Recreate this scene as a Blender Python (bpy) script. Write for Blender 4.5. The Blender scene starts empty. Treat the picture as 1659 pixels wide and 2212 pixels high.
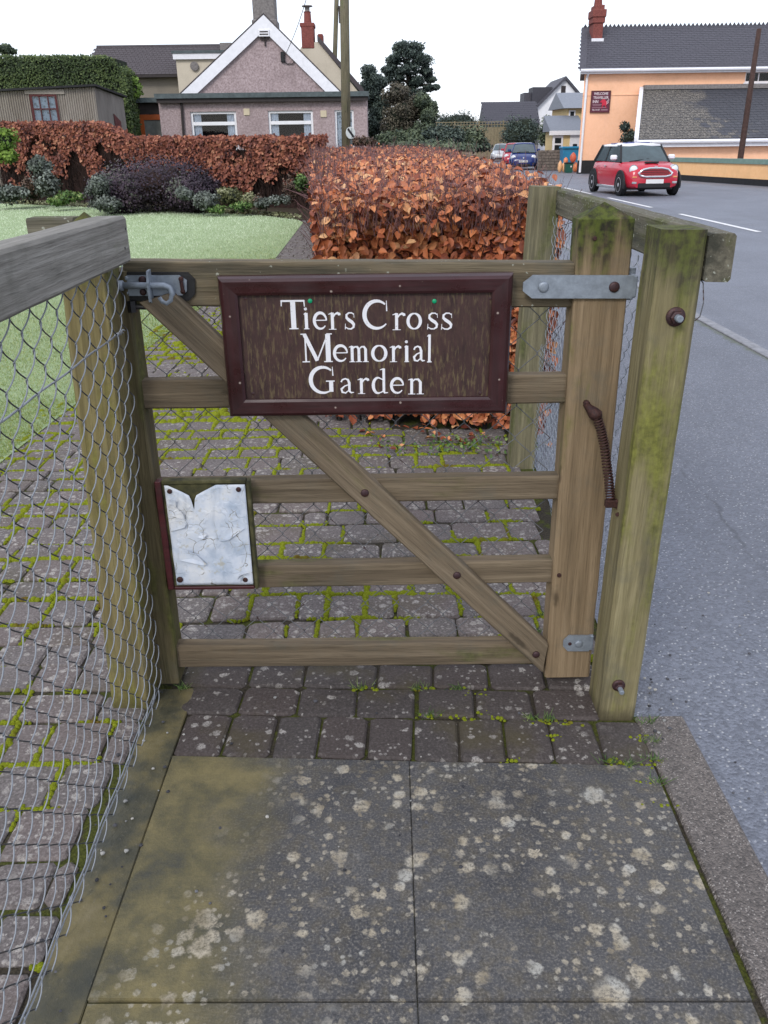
import bpy, bmesh, math, random
import numpy as np
from mathutils import Vector, Matrix, noise as mnoise

sc = bpy.context.scene
C = sc.collection
random.seed(7)
RNG = np.random.default_rng(11)
rad = math.radians

# ------------------------------------------------------------------ camera
EYE = 1.42
IW, IH = 1659.0, 2212.0           # working pixel frame of the photograph
NADIR = (881.0, 5169.0)           # where the uprights meet, and the horizon row
HORIZON = 315.0
_n = np.array([NADIR[0]-IW/2, NADIR[1]-IH/2])
FPX = math.sqrt((IH/2-HORIZON)*np.hypot(*_n))
_down = np.array([_n[0], _n[1], FPX]); _down /= np.linalg.norm(_down)
_fwd = np.array([0, 0, 1.0])+_down*(-_down[2]); _fwd /= np.linalg.norm(_fwd)
_right = np.cross(_down, _fwd)
RM = np.array([_right, _fwd, -_down])      # photo axes -> world axes

cam_d = bpy.data.cameras.new('camera'); cam = bpy.data.objects.new('camera', cam_d); C.objects.link(cam)
cam_d.sensor_fit = 'VERTICAL'; cam_d.sensor_height = 24.0; cam_d.lens = FPX/IH*24.0
cam_d.clip_start = 0.05; cam_d.clip_end = 3000
cx, cy, cz = RM[:, 0], -RM[:, 1], -RM[:, 2]
cam.matrix_world = Matrix(((cx[0], cy[0], cz[0], 0), (cx[1], cy[1], cz[1], 0), (cx[2], cy[2], cz[2], EYE), (0, 0, 0, 1)))
sc.camera = cam

# ------------------------------------------------------------------ sky, sun, exposure
w = bpy.data.worlds.new('World'); sc.world = w; w.use_nodes = True
nt = w.node_tree; nt.nodes.clear()
SUN_EL, SUN_AZ = 38.0, 205.0      # soft sun behind the camera, to the left
sky = nt.nodes.new('ShaderNodeTexSky'); sky.sky_type = 'NISHITA'; sky.sun_disc = False
sky.sun_elevation = rad(SUN_EL); sky.sun_rotation = rad(SUN_AZ)
b1 = nt.nodes.new('ShaderNodeBackground'); b1.inputs['Strength'].default_value = 0.05
b2 = nt.nodes.new('ShaderNodeBackground'); b2.inputs['Color'].default_value = (0.91, 0.94, 1.05, 1); b2.inputs['Strength'].default_value = 1.0
ad = nt.nodes.new('ShaderNodeAddShader'); ow = nt.nodes.new('ShaderNodeOutputWorld')
nt.links.new(sky.outputs[0], b1.inputs['Color']); nt.links.new(b1.outputs[0], ad.inputs[0])
nt.links.new(b2.outputs[0], ad.inputs[1]); nt.links.new(ad.outputs[0], ow.inputs['Surface'])
sd = bpy.data.lights.new('sun', 'SUN'); sd.energy = 1.5; sd.angle = rad(14); sd.color = (1.0, 0.96, 0.9)
sun = bpy.data.objects.new('sun', sd); C.objects.link(sun)
_s = Vector((math.sin(rad(SUN_AZ))*math.cos(rad(SUN_EL)), math.cos(rad(SUN_AZ))*math.cos(rad(SUN_EL)), math.sin(rad(SUN_EL))))
sun.rotation_euler = _s.to_track_quat('Z', 'Y').to_euler()
sc.view_settings.view_transform = 'Standard'; sc.view_settings.look = 'None'
sc.view_settings.gamma = 1.0; sc.view_settings.use_curve_mapping = False
sc.view_settings.exposure = 0.12
sc.cycles.use_denoising = True
sc.cycles.max_bounces = 6; sc.cycles.transparent_max_bounces = 8

# ------------------------------------------------------------------ pixel -> place
def ray(x, y): return RM @ np.array([x-IW/2, y-IH/2, FPX])
def G(x, y, z=0.0):
    r = ray(x, y); t = (z-EYE)/r[2]; return Vector(r*t+[0, 0, EYE])
def PY(x, y, Y):
    r = ray(x, y); t = Y/r[1]; return Vector(r*t+[0, 0, EYE])
def PX(x, y, X):
    r = ray(x, y); t = X/r[0]; return Vector(r*t+[0, 0, EYE])

# ------------------------------------------------------------------ mesh helpers
class MB:
    def __init__(s): s.v = []; s.f = []; s.t = []
    def add(s, vs, fs, tint=0.5):
        o = len(s.v); s.v += [tuple(p) for p in vs]; s.f += [tuple(i+o for i in f) for f in fs]; s.t += list(tint) if hasattr(tint, '__len__') else [tint]*len(vs); return s
    def box(s, x0, x1, y0, y1, z0, z1, tint=.5):
        vs = [(x, y, z) for z in (z0, z1) for y in (y0, y1) for x in (x0, x1)]
        return s.add(vs, [(0, 2, 3, 1), (4, 5, 7, 6), (0, 1, 5, 4), (2, 6, 7, 3), (0, 4, 6, 2), (1, 3, 7, 5)], tint)
    def bbox(s, x0, x1, y0, y1, z0, z1, b=.004, tint=.5):          # box with chamfered edges
        bm = bmesh.new(); bmesh.ops.create_cube(bm, size=1.0)
        bmesh.ops.scale(bm, verts=bm.verts, vec=(x1-x0, y1-y0, z1-z0))
        bmesh.ops.translate(bm, verts=bm.verts, vec=((x0+x1)/2, (y0+y1)/2, (z0+z1)/2))
        bmesh.ops.bevel(bm, geom=list(bm.edges), offset=b, segments=1, affect='EDGES')
        s.bm(bm, tint); bm.free(); return s
    def bm(s, bm, tint=.5):
        bm.verts.index_update()
        return s.add([v.co[:] for v in bm.verts], [[v.index for v in f.verts] for f in bm.faces], tint)
    def prism(s, pts, off, tint=.5):                                # planar polygon pushed along off
        n = len(pts); p = [Vector(q) for q in pts]; o = Vector(off)
        return s.add(p+[q+o for q in p], [tuple(range(n))[::-1], tuple(range(n, 2*n))]+[(i, (i+1) % n, n+(i+1) % n, n+i) for i in range(n)], tint)
    def tube(s, pts, r, k=6, caps=True, tint=.5):
        pts = [Vector(p) for p in pts]; n = len(pts)
        rs = r if hasattr(r, '__len__') else [r]*n
        vs = []; prev = None
        for i, p in enumerate(pts):
            d = (pts[min(i+1, n-1)]-pts[max(i-1, 0)])
            if d.length < 1e-9: d = Vector((0, 0, 1))
            d.normalize()
            if prev is None:
                a = Vector((0, 0, 1)) if abs(d.z) < .9 else Vector((1, 0, 0))
                u = d.cross(a).normalized()
            else:
                u = (prev-d*prev.dot(d)).normalized()
            prev = u; v = d.cross(u)
            for j in range(k):
                a = 2*math.pi*j/k; vs.append(p+(u*math.cos(a)+v*math.sin(a))*rs[i])
        fs = [(i*k+j, i*k+(j+1) % k, (i+1)*k+(j+1) % k, (i+1)*k+j) for i in range(n-1) for j in range(k)]
        if caps: fs += [tuple(range(k))[::-1], tuple(range((n-1)*k, n*k))]
        if hasattr(tint, '__len__'): tint = [q for q in tint for _ in range(k)]
        return s.add(vs, fs, tint)
    def lathe(s, prof, M=None, k=16, tint=.5):                      # prof (r, h) about local Z
        vs = []; n = len(prof); M = M or Matrix()
        for r, h in prof:
            for j in range(k):
                a = 2*math.pi*j/k; vs.append(M @ Vector((r*math.cos(a), r*math.sin(a), h)))
        fs = [(i*k+j, i*k+(j+1) % k, (i+1)*k+(j+1) % k, (i+1)*k+j) for i in range(n-1) for j in range(k)]
        fs += [tuple(range(k))[::-1], tuple(range((n-1)*k, n*k))]
        return s.add(vs, fs, tint)
    def mesh(s, name, mat=None, smooth=False):
        me = bpy.data.meshes.new(name); me.from_pydata(s.v, [], s.f); me.update()
        if len(set(s.t)) > 1:
            a = me.attributes.new('tint', 'FLOAT', 'POINT'); a.data.foreach_set('value', s.t)
        if mat: me.materials.append(mat)
        if smooth: me.polygons.foreach_set('use_smooth', [True]*len(me.polygons))
        return me

def wm(o):
    if o.parent is None: return o.matrix_basis.copy()
    return wm(o.parent) @ o.matrix_parent_inverse @ o.matrix_basis
def link(name, data, parent=None, M=None):
    o = bpy.data.objects.new(name, data); C.objects.link(o)
    if M is not None: o.matrix_basis = M
    if parent is not None:
        o.parent = parent; o.matrix_parent_inverse = wm(parent).inverted()
    return o
def obj(name, mb, mat, parent=None, M=None, smooth=False):
    return link(name, mb.mesh(name, mat, smooth), parent, M)
def tag(o, label=None, cat=None, group=None, kind=None):
    if label: o['label'] = label
    if cat: o['category'] = cat
    if group: o['group'] = group
    if kind: o['kind'] = kind
    return o
def thing(name, label, cat, loc=(0, 0, 0), group=None):
    o = bpy.data.objects.new(name, None); C.objects.link(o); o.empty_display_size = .1
    o.matrix_basis = Matrix.Translation(Vector(loc)); return tag(o, label, cat, group)
def struct(name, mb, mat, parent=None): return tag(obj(name, mb, mat, parent), kind='structure') if parent is None else obj(name, mb, mat, parent)
def npmesh(name, v, f, tint=None, mat=None, smooth=False):          # triangles from arrays
    v = np.asarray(v, np.float32).reshape(-1, 3); f = np.asarray(f, np.int32).reshape(-1, 3)
    me = bpy.data.meshes.new(name); me.vertices.add(len(v)); me.vertices.foreach_set('co', v.ravel())
    me.loops.add(f.size); me.loops.foreach_set('vertex_index', f.ravel())
    me.polygons.add(len(f)); me.polygons.foreach_set('loop_start', np.arange(0, f.size, 3, dtype=np.int32))
    me.polygons.foreach_set('loop_total', np.full(len(f), 3, np.int32))
    if smooth: me.polygons.foreach_set('use_smooth', np.ones(len(f), bool))
    me.update(calc_edges=True)
    if tint is not None:
        a = me.attributes.new('tint', 'FLOAT', 'POINT'); a.data.foreach_set('value', np.asarray(tint, np.float32))
    if mat: me.materials.append(mat)
    return me
def unit(a): return a/np.maximum(np.linalg.norm(a, axis=-1, keepdims=True), 1e-9)
LEAF_V = np.array([(0, 0, 0), (.16, .22, .07), (.44, .35, .10), (.76, .25, .03), (1, 0, -.14), (.76, -.25, .07), (.44, -.35, .06), (.16, -.22, .05), (.48, 0, -.03)])
LEAF_F = np.array([(0, 8, 1), (1, 8, 2), (2, 8, 3), (3, 8, 4), (4, 8, 5), (5, 8, 6), (6, 8, 7), (7, 8, 0)])
DIAM_V = np.array([(0, 0, 0), (.5, .35, .06), (.5, -.35, .06), (1, 0, -.05)])
DIAM_F = np.array([(0, 2, 1), (1, 2, 3)])
def leaves(pos, size, nrm=None, down=0.0, tint=None, tv=LEAF_V, tf=LEAF_F, spread=.7):
    n = len(pos); pos = np.asarray(pos)
    d = unit(RNG.normal(size=(n, 3))); d[:, 2] -= down; d = unit(d)
    nn = unit(RNG.normal(size=(n, 3)))
    if nrm is not None: nn = unit(np.asarray(nrm)+spread*nn)
    t = unit(d-nn*np.sum(d*nn, 1, keepdims=True)); b = np.cross(nn, t)
    size = np.broadcast_to(size, (n,))
    V = pos[:, None, :]+size[:, None, None]*(tv[None, :, 0, None]*t[:, None, :]+tv[None, :, 1, None]*b[:, None, :]+tv[None, :, 2, None]*nn[:, None, :]*RNG.uniform(.2, 2.2, (n, 1, 1)))
    F = tf[None]+(np.arange(n)*len(tv))[:, None, None]
    if tint is None: tint = RNG.random(n)
    return V.reshape(-1, 3), F.reshape(-1, 3), np.repeat(tint, len(tv)), (pos, t, b, nn, size)
def sticks(a, b, r0, r1, tint=None):                                # three-sided tapered twigs
    a = np.asarray(a, float); b = np.asarray(b, float); n = len(a); d = unit(b-a)
    u = unit(np.cross(d, np.array([.3, .5, .81]))); v = np.cross(d, u)
    r0 = np.broadcast_to(r0, (n,))[:, None]; r1 = np.broadcast_to(r1, (n,))[:, None]
    V = np.zeros((n, 6, 3))
    for j in range(3):
        c, s_ = math.cos(2.0944*j), math.sin(2.0944*j)
        V[:, j] = a+(u*c+v*s_)*r0; V[:, 3+j] = b+(u*c+v*s_)*r1
    T = np.array([(0, 1, 4), (0, 4, 3), (1, 2, 5), (1, 5, 4), (2, 0, 3), (2, 3, 5)])
    F = T[None]+(np.arange(n)*6)[:, None, None]
    if tint is None: tint = RNG.random(n)
    return V.reshape(-1, 3), F.reshape(-1, 3), np.repeat(tint, 6)
def merge(*parts):
    vs, fs, ts, o = [], [], [], 0
    for p in parts:
        vs.append(p[0]); fs.append(p[1]+o); ts.append(p[2]); o += len(p[0])
    return np.concatenate(vs), np.concatenate(fs), np.concatenate(ts)

# ------------------------------------------------------------------ material helpers
class NT:
    def __init__(s, name):
        s.m = bpy.data.materials.new(name); s.m.use_nodes = True; s.t = s.m.node_tree
        s.p = s.t.nodes['Principled BSDF']; s.p.inputs['Roughness'].default_value = .8; s.p.inputs['Specular IOR Level'].default_value = .25
    def n(s, typ, **kw):
        x = s.t.nodes.new(typ)
        for k, v in kw.items(): setattr(x, k, v)
        return x
    def put(s, sock, val):
        if hasattr(val, 'is_output'): s.t.links.new(val, sock)
        elif val is not None:
            if isinstance(val, (tuple, list)) and len(val) == 3 and sock.type == 'RGBA': val = (*val, 1)
            sock.default_value = val
    def coord(s, kind='Object'): return s.n('ShaderNodeTexCoord').outputs[kind]
    def pos(s): return s.n('ShaderNodeNewGeometry').outputs['Position']
    def map(s, vec, scale=(1, 1, 1), loc=(0, 0, 0), rot=(0, 0, 0)):
        x = s.n('ShaderNodeMapping'); s.put(x.inputs['Vector'], vec); s.put(x.inputs['Scale'], scale); s.put(x.inputs['Location'], loc); s.put(x.inputs['Rotation'], rot); return x.outputs[0]
    def rnd(s): return s.n('ShaderNodeObjectInfo').outputs['Random']
    def attr(s, nm='tint'): return s.n('ShaderNodeAttribute', attribute_name=nm).outputs['Fac']
    def vadd(s, a, b, op='ADD'):
        x = s.n('ShaderNodeVectorMath', operation=op); s.put(x.inputs[0], a); s.put(x.inputs[1], b); return x.outputs[0]
    def math(s, op, a, b=None, c=None, clamp=False):
        x = s.n('ShaderNodeMath', operation=op, use_clamp=clamp); s.put(x.inputs[0], a)
        if b is not None: s.put(x.inputs[1], b)
        if c is not None: s.put(x.inputs[2], c)
        return x.outputs[0]
    def noise(s, vec, scale, detail=4, rough=.6, col=False, dist=0):
        x = s.n('ShaderNodeTexNoise'); s.put(x.inputs['Vector'], vec); s.put(x.inputs['Scale'], scale); s.put(x.inputs['Detail'], detail); s.put(x.inputs['Roughness'], rough); s.put(x.inputs['Distortion'], dist)
        return x.outputs['Color' if col else 'Fac']
    def vor(s, vec, scale, feature='F1', dim='3D', rand=1.0):
        x = s.n('ShaderNodeTexVoronoi', feature=feature, voronoi_dimensions=dim); s.put(x.inputs['Vector'], vec); s.put(x.inputs['Scale'], scale); s.put(x.inputs['Randomness'], rand); return x
    def ramp(s, fac, stops, interp='LINEAR'):
        x = s.n('ShaderNodeValToRGB'); s.put(x.inputs[0], fac); cr = x.color_ramp; cr.interpolation = interp
        while len(cr.elements) < len(stops): cr.elements.new(.5)
        for e, (p, c) in zip(cr.elements, stops):
            e.position = p; e.color = (*c, 1) if hasattr(c, '__len__') else (c, c, c, 1)
        return x.outputs[0]
    def step(s, fac, a, b):          # 0 below a, 1 above b (a may exceed b)
        x = s.n('ShaderNodeMapRange', interpolation_type='SMOOTHSTEP'); s.put(x.inputs['Value'], fac); s.put(x.inputs['From Min'], a); s.put(x.inputs['From Max'], b); return x.outputs[0]
    def mix(s, fac, a, b, mode='MIX'):
        x = s.n('ShaderNodeMix', data_type='RGBA', blend_type=mode); s.put(x.inputs[0], fac); s.put(x.inputs[6], a); s.put(x.inputs[7], b); return x.outputs[2]
    def sep(s, vec):
        x = s.n('ShaderNodeSeparateXYZ'); s.put(x.inputs[0], vec); return x.outputs
    def bump(s, h, strength=.5, dist=.01, prev=None):
        x = s.n('ShaderNodeBump'); s.put(x.inputs['Height'], h); s.put(x.inputs['Strength'], strength); s.put(x.inputs['Distance'], dist)
        if prev is not None: s.put(x.inputs['Normal'], prev)
        return x.outputs[0]
    def spots(s, vec, scale, dens, rmin, rmax, warp=.25, seed=0.0, soft=.12):     # round patches with ragged rims
        wv = s.vadd(vec, s.map(s.noise(vec, scale*2.2, 3, .7, col=True), (warp/scale,)*3, (seed-warp/2/scale,)*3))
        v = s.vor(wv, scale, dim='2D'); c = s.sep(v.outputs['Color'])
        r = s.math('MULTIPLY_ADD', c[0], rmax-rmin, rmin)
        on = s.step(c[1], 1-dens-.001, 1-dens)
        e = s.math('SUBTRACT', v.outputs['Distance'], r)
        m = s.step(e, soft*.5, -soft*.5)
        return s.math('MULTIPLY', m, on), v.outputs['Distance']
    def done(s, col=None, rough=None, normal=None, **kw):
        if col is not None: s.put(s.p.inputs['Base Color'], col)
        if rough is not None: s.put(s.p.inputs['Roughness'], rough)
        if normal is not None: s.put(s.p.inputs['Normal'], normal)
        for k, v in kw.items(): s.put(s.p.inputs[k.replace('_', ' ')], v)
        return s.m

def plain(name, col, rough=.6, var=.12, scale=20, bump=0.0, metal=0.0, spec=.3):
    t = NT(name); c = t.coord(); nz = t.noise(c, scale, 4)
    lo = tuple(x*(1-var) for x in col); hi = tuple(min(1, x*(1+var)) for x in col)
    return t.done(t.ramp(nz, [(.3, lo), (.7, hi)]), rough, t.bump(nz, .4, bump) if bump else None, Metallic=metal, Specular_IOR_Level=spec)

def wood(name, c1, c2, algae=.3, acol=(.12, .15, .02), dark=.25, lichen=0.0, top_green=0.0, zdark=None):
    t = NT(name); o = t.coord()
    off = t.n('ShaderNodeCombineXYZ'); r = t.rnd(); s3 = t.math('MULTIPLY', r, 37.0)
    for i in range(3): t.put(off.inputs[i], s3)
    v = t.vadd(o, off.outputs[0])
    grain = t.noise(t.map(v, (2.2, 55, 55)), 1.0, 5, .65, dist=.6)
    fine = t.noise(t.map(v, (9, 260, 260)), 1.0, 3, .6)
    base = t.ramp(grain, [(.25, tuple(x*.62 for x in c1)), (.48, c1), (.74, tuple(x*1.04 for x in c2))])
    base = t.mix(t.math('MULTIPLY', t.step(fine, .54, .68), .42), base, tuple(x*.45 for x in c1))
    # weather stain, streaked along the grain
    kn = t.vor(t.vadd(t.map(v, (3.2, 13, 13)), t.map(t.noise(v, 20, 2, col=True), (.25,)*3)), 1.0); kc = t.sep(kn.outputs['Color'])
    km = t.math('MULTIPLY', t.step(kn.outputs['Distance'], .17, .08), t.step(kc[0], .62, .64))
    base = t.mix(t.math('MULTIPLY', km, .75), base, tuple(x*.30 for x in c1))
    blot = t.noise(v, 7, 5, .7)
    base = t.mix(t.math('MULTIPLY', t.step(blot, .50, .72), .40), base, (.105, .105, .085))
    st = t.noise(t.map(v, (1.5, 14, 14)), 1.0, 5, .6)
    base = t.mix(t.math('MULTIPLY', t.step(st, .52, .72), dark*2.2, clamp=True), base, (.035, .036, .028))
    al = t.noise(t.map(v, (2.5, 9, 9), (3.1, 1.7, 8.2)), 1.0, 5, .62)
    am = t.math('MULTIPLY', t.step(al, .66-algae*.45, .80-algae*.3), .85)
    base = t.mix(am, base, t.ramp(t.noise(v, 60, 3), [(.3, tuple(x*.6 for x in acol)), (.7, tuple(x*1.5 for x in acol))]))
    if top_green:
        g = t.sep(t.pos())
        zz = t.math('ADD', g[2], t.math('MULTIPLY', t.math('SUBTRACT', t.noise(t.map(v, (3, 22, 22)), 1.0, 4), .5), .45))
        tm = t.math('MULTIPLY', t.step(zz, 1.08, 1.24), top_green)
        base = t.mix(tm, base, t.ramp(t.noise(v, 45, 4), [(.38, (.014, .016, .010)), (.60, (.065, .085, .014))]))
    if zdark:                                   # damp foot of the post, a tide-mark of dirt
        g = t.sep(t.pos())
        zz = t.math('ADD', g[2], t.math('MULTIPLY', t.noise(v, 25, 3), .06))
        base = t.mix(t.math('MULTIPLY', t.step(zz, zdark+.06, zdark), .7), base, (.04, .033, .02))
    if lichen:
        vo = t.vor(t.vadd(v, t.map(t.noise(v, 90, 3, col=True), (.014,)*3)), 120)
        cc = t.sep(vo.outputs['Color'])
        lm = t.math('MULTIPLY', t.math('MULTIPLY', t.step(vo.outputs['Distance'], .42, .25), t.step(cc[0], 1-lichen, 1-lichen+.02)), .8)
        base = t.mix(lm, base, (.36, .37, .31))
    h = t.math('ADD', t.math('MULTIPLY', grain, .6), t.math('MULTIPLY', fine, .4))
    nrm = t.bump(h, .85, .005)
    return t.done(base, t.ramp(grain, [(.3, .75), (.7, .92)]), nrm, Specular_IOR_Level=.2)
# ------------------------------------------------------------------ materials
M = {}
def m_paver(name, base, stain=0.0, la=1.0):
    t = NT(name); p = t.pos(); r = t.rnd()
    n1 = t.noise(p, 6, 4); n2 = t.noise(p, 140, 3, .7)
    col = t.mix(n1, tuple(x*.72 for x in base), tuple(x*1.2 for x in base))
    col = t.mix(t.math('MULTIPLY', r, .45), col, (base[0]*1.25, base[1]*1.02, base[2]*.95))
    col = t.mix(t.math('MULTIPLY', t.step(n2, .50, .66), .5), col, tuple(min(1, x*2.2) for x in base)); col = t.mix(t.math('MULTIPLY', t.step(n2, .46, .34), .5), col, tuple(x*.4 for x in base))
    br = t.step(t.noise(p, 3.2, 4), .50, .68)
    col = t.mix(t.math('MULTIPLY', br, .35+stain), col, (.075, .062, .028))
    a, d = t.spots(p, 34, .42*la, .10, .46, .7, 3.3, .16)
    b, d2 = t.spots(p, 80, .36*la, .12, .44, .6, 9.1, .2)
    lich = t.math('MAXIMUM', a, t.math('MULTIPLY', b, .8))
    patch = t.step(t.noise(p, 5.5, 3), .34, .56)
    lich = t.math('MULTIPLY', t.math('MULTIPLY', lich, patch), t.step(t.noise(p, 260, 2), .30, .52))
    col = t.mix(t.math('MULTIPLY', lich, .8), col, t.ramp(t.noise(p, 90, 3), [(.3, (.27, .25, .22)), (.7, (.50, .47, .44))]))
    nrm = t.bump(t.math('ADD', n2, t.math('MULTIPLY', lich, .5)), .55, .004)
    return t.done(col, .78, nrm, Specular_IOR_Level=.3)
M['paver'] = m_paver('paver_stone', (.124, .111, .107))
M['paver_front'] = m_paver('paver_stone_damp', (.062, .054, .051), .25, .40)

def m_slab(name, ochre):
    t = NT(name); p = t.pos(); g = t.sep(p)
    n1 = t.noise(p, 5, 5); n2 = t.noise(p, 190, 3, .7); n3 = t.noise(p, 26, 4, .65)
    col = t.ramp(n1, [(.3, (.044, .045, .050)), (.7, (.096, .094, .094))])
    col = t.mix(t.math('MULTIPLY', t.step(n3, .42, .68), .7), col, (.098, .085, .062))
    col = t.mix(t.math('MULTIPLY', t.step(n2, .50, .66), .62), col, (.19, .175, .155)); col = t.mix(t.math('MULTIPLY', t.step(n2, .46, .34), .55), col, (.022, .022, .022))
    if ochre:                                   # the algae-brown patch along the fence side of this slab
        dx = t.math('ADD', g[0], t.math('MULTIPLY', t.math('SUBTRACT', t.noise(p, 4.5, 4), .5), .42))
        col = t.mix(t.math('MULTIPLY', t.step(dx, -.20, -.44), .85), col, t.ramp(t.noise(p, 7, 5, .7), [(.32, (.058, .058, .042)), (.46, (.112, .098, .046)), (.64, (.21, .172, .072))]))
    A, d = t.spots(p, 9.5, .52, .04, .28, .45, 1.7, .10); A = t.math('MULTIPLY', A, t.step(t.noise(p, 2.3, 2), .42, .50))
    B, _ = t.spots(p, 21, .50, .06, .36, .5, 5.2, .14)
    Cc, _ = t.spots(p, 55, .42, .06, .40, .7, 2.9, .2)
    pz = t.step(t.noise(p, 3.1, 3), .38, .52)
    li = t.math('MAXIMUM', A, t.math('MAXIMUM', t.math('MULTIPLY', B, pz), t.math('MULTIPLY', Cc, t.math('MULTIPLY', pz, .7))))
    if ochre: li = t.math('MULTIPLY', li, t.step(t.math('ADD', g[0], t.math('MULTIPLY', t.math('SUBTRACT', 1.35, g[1]), .45)), -.46, -.26))
    tex = t.step(t.noise(p, 110, 4, .8), .34, .56)
    li = t.math('MULTIPLY', li, t.math('MULTIPLY_ADD', tex, .75, .25))
    lc = t.ramp(t.noise(p, 12, 2), [(.35, (.28, .235, .16)), (.5, (.44, .39, .30)), (.65, (.40, .39, .35))])
    lc = t.mix(t.math('MULTIPLY', t.step(d, .16, .02), .35), lc, (.24, .22, .17))
    col = t.mix(t.math('MULTIPLY', li, .92), col, lc)
    h = t.math('ADD', t.math('MULTIPLY', n2, .8), t.math('MULTIPLY', li, .7))
    return t.done(col, t.ramp(n1, [(.3, .55), (.7, .8)]), t.bump(h, .6, .004), Specular_IOR_Level=.35)
M['slab_l'] = m_slab('slab_algae', True); M['slab_r'] = m_slab('slab_dark', False)

t = NT('edging_damp'); p = t.pos(); n = t.noise(p, 7, 5); n2 = t.noise(p, 120, 3)
col = t.ramp(n, [(.30, (.030, .034, .028)), (.46, (.068, .064, .040)), (.60, (.140, .116, .052)), (.75, (.185, .155, .085))])
col = t.mix(t.math('MULTIPLY', t.step(n2, .6, .75), .5), col, (.17, .15, .11))
M['edging'] = t.done(col, t.ramp(n, [(.3, .35), (.7, .75)]), t.bump(n2, .4, .004), Specular_IOR_Level=.4)

t = NT('joint_soil'); p = t.pos(); n = t.noise(p, 8, 4); n2 = t.noise(p, 160, 3, .7)
col = t.ramp(n2, [(.3, (.018, .016, .012)), (.7, (.07, .058, .04))])
col = t.mix(t.step(n, .46, .54), col, t.ramp(n2, [(.3, (.025, .030, .006)), (.7, (.085, .095, .015))]))
M['bed'] = t.done(col, .95, t.bump(n2, .8, .006))

t = NT('moss'); p = t.pos(); n = t.noise(p, 420, 3, .75); n2 = t.noise(p, 7, 3)
col = t.ramp(n, [(.28, (.05, .065, .006)), (.5, (.20, .235, .014)), (.75, (.38, .41, .04))])
col = t.mix(t.step(n2, .58, .70), col, (.13, .085, .02))
M['moss'] = t.done(col, .95, t.bump(n, 1.0, .004), Specular_IOR_Level=.1)

def m_tar(name, lo, hi, speck, scale=1.0, sdens=.10, crack=None):
    t = NT(name); p = t.pos()
    big = t.noise(p, .9, 4); n = t.noise(p, 150*scale, 3, .75); v = t.vor(p, 115*scale, dim='2D'); cc = t.sep(v.outputs['Color'])
    col = t.mix(cc[0], lo, hi); col = t.mix(t.math('MULTIPLY', t.step(big, .35, .65), .35), col, tuple(x*.72 for x in lo))
    wr_ = t.noise(t.map(p, (1.1, .12, 1)), 1.0, 4)
    col = t.mix(t.math('MULTIPLY', t.step(wr_, .48, .62), .30), col, tuple(x*.68 for x in lo))
    m = t.math('MULTIPLY', t.step(v.outputs['Distance'], .45, .30), t.step(cc[1], 1-sdens, 1-sdens+.01))
    col = t.mix(m, col, speck)
    if crack:                                   # one long wandering seam along the footway
        g = t.sep(p); (xa, ya), (xb, yb) = crack; k = (xb-xa)/(yb-ya)
        e = t.math('ADD', t.math('SUBTRACT', g[0], t.math('MULTIPLY_ADD', g[1], k, xa-k*ya)), t.math('MULTIPLY', t.math('SUBTRACT', t.noise(p, 3.5, 4), .5), .16))
        col = t.mix(t.math('MULTIPLY', t.step(t.math('ABSOLUTE', e), .012, .003), t.math('MULTIPLY', t.step(t.noise(p, 2.5, 3), .40, .55), .5)), col, tuple(x*.35 for x in lo))
        gm = t.step(t.math('ADD', g[0], t.math('MULTIPLY', t.noise(p, 9, 4), .14)), 2.76, 2.84)
        col = t.mix(t.math('MULTIPLY', gm, .8), col, (.07, .085, .025))
    h = t.math('ADD', t.math('MULTIPLY', v.outputs['Distance'], -1.0), n)
    return t.done(col, .52, t.bump(h, .7, .006), Specular_IOR_Level=.5)
M['footway'] = m_tar('footway_tarmac', (.108, .118, .145), (.195, .212, .258), (.36, .37, .39), 1.0, .07, (tuple(G(1470, 998))[:2], tuple(G(1614, 1184))[:2]))
M['road'] = m_tar('road_tarmac', (.128, .140, .172), (.190, .206, .248), (.30, .31, .33), .8, .06)
M['aggregate'] = m_tar('exposed_aggregate', (.072, .062, .056), (.225, .195, .175), (.34, .31, .285), 1.9, .10)
M['kerb'] = plain('kerb_concrete', (.25, .255, .275), .8, .25, 18, .003)
M['paint'] = plain('road_paint', (.72, .72, .72), .6, .15, 9, .002)
t = NT('soil'); p = t.pos(); n = t.noise(p, 12, 5, .7)
M['soil'] = t.done(t.ramp(n, [(.3, (.022, .016, .010)), (.6, (.06, .045, .028)), (.75, (.055, .07, .02))]), .95, t.bump(n, .8, .03))
t = NT('field_grass'); p = t.pos(); n = t.noise(p, .5, 6, .7)
M['ground'] = t.done(t.ramp(n, [(.3, (.035, .05, .018)), (.7, (.08, .10, .04))]), .95)
t = NT('lawn'); p = t.pos(); n = t.noise(p, 1.1, 5, .65); n2 = t.noise(p, 90, 3, .7)
col = t.ramp(n, [(.3, (.32, .41, .22)), (.7, (.48, .57, .35))]); col = t.mix(t.step(n2, .4, .7), (.27, .36, .18), col)
M['lawn'] = t.done(col, .9, t.bump(n2, .8, .02))
t = NT('grass_blade'); p = t.pos(); g = t.sep(p); a = t.attr(); n = t.noise(p, 1.1, 4)
lush = t.ramp(a, [(.1, (.10, .15, .015)), (.6, (.22, .30, .045)), (.9, (.38, .38, .11)), (1, (.30, .20, .09))])
frost = t.ramp(a, [(.1, (.40, .50, .31)), (.6, (.59, .69, .49)), (1, (.80, .86, .71))])
dd = t.math('ADD', t.math('MULTIPLY', g[1], .22), t.math('ADD', t.math('MULTIPLY', g[0], -.55), t.math('MULTIPLY', t.math('SUBTRACT', n, .5), 1.2)))
col = t.mix(t.step(dd, 2.4, 5.4), lush, frost)
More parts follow.
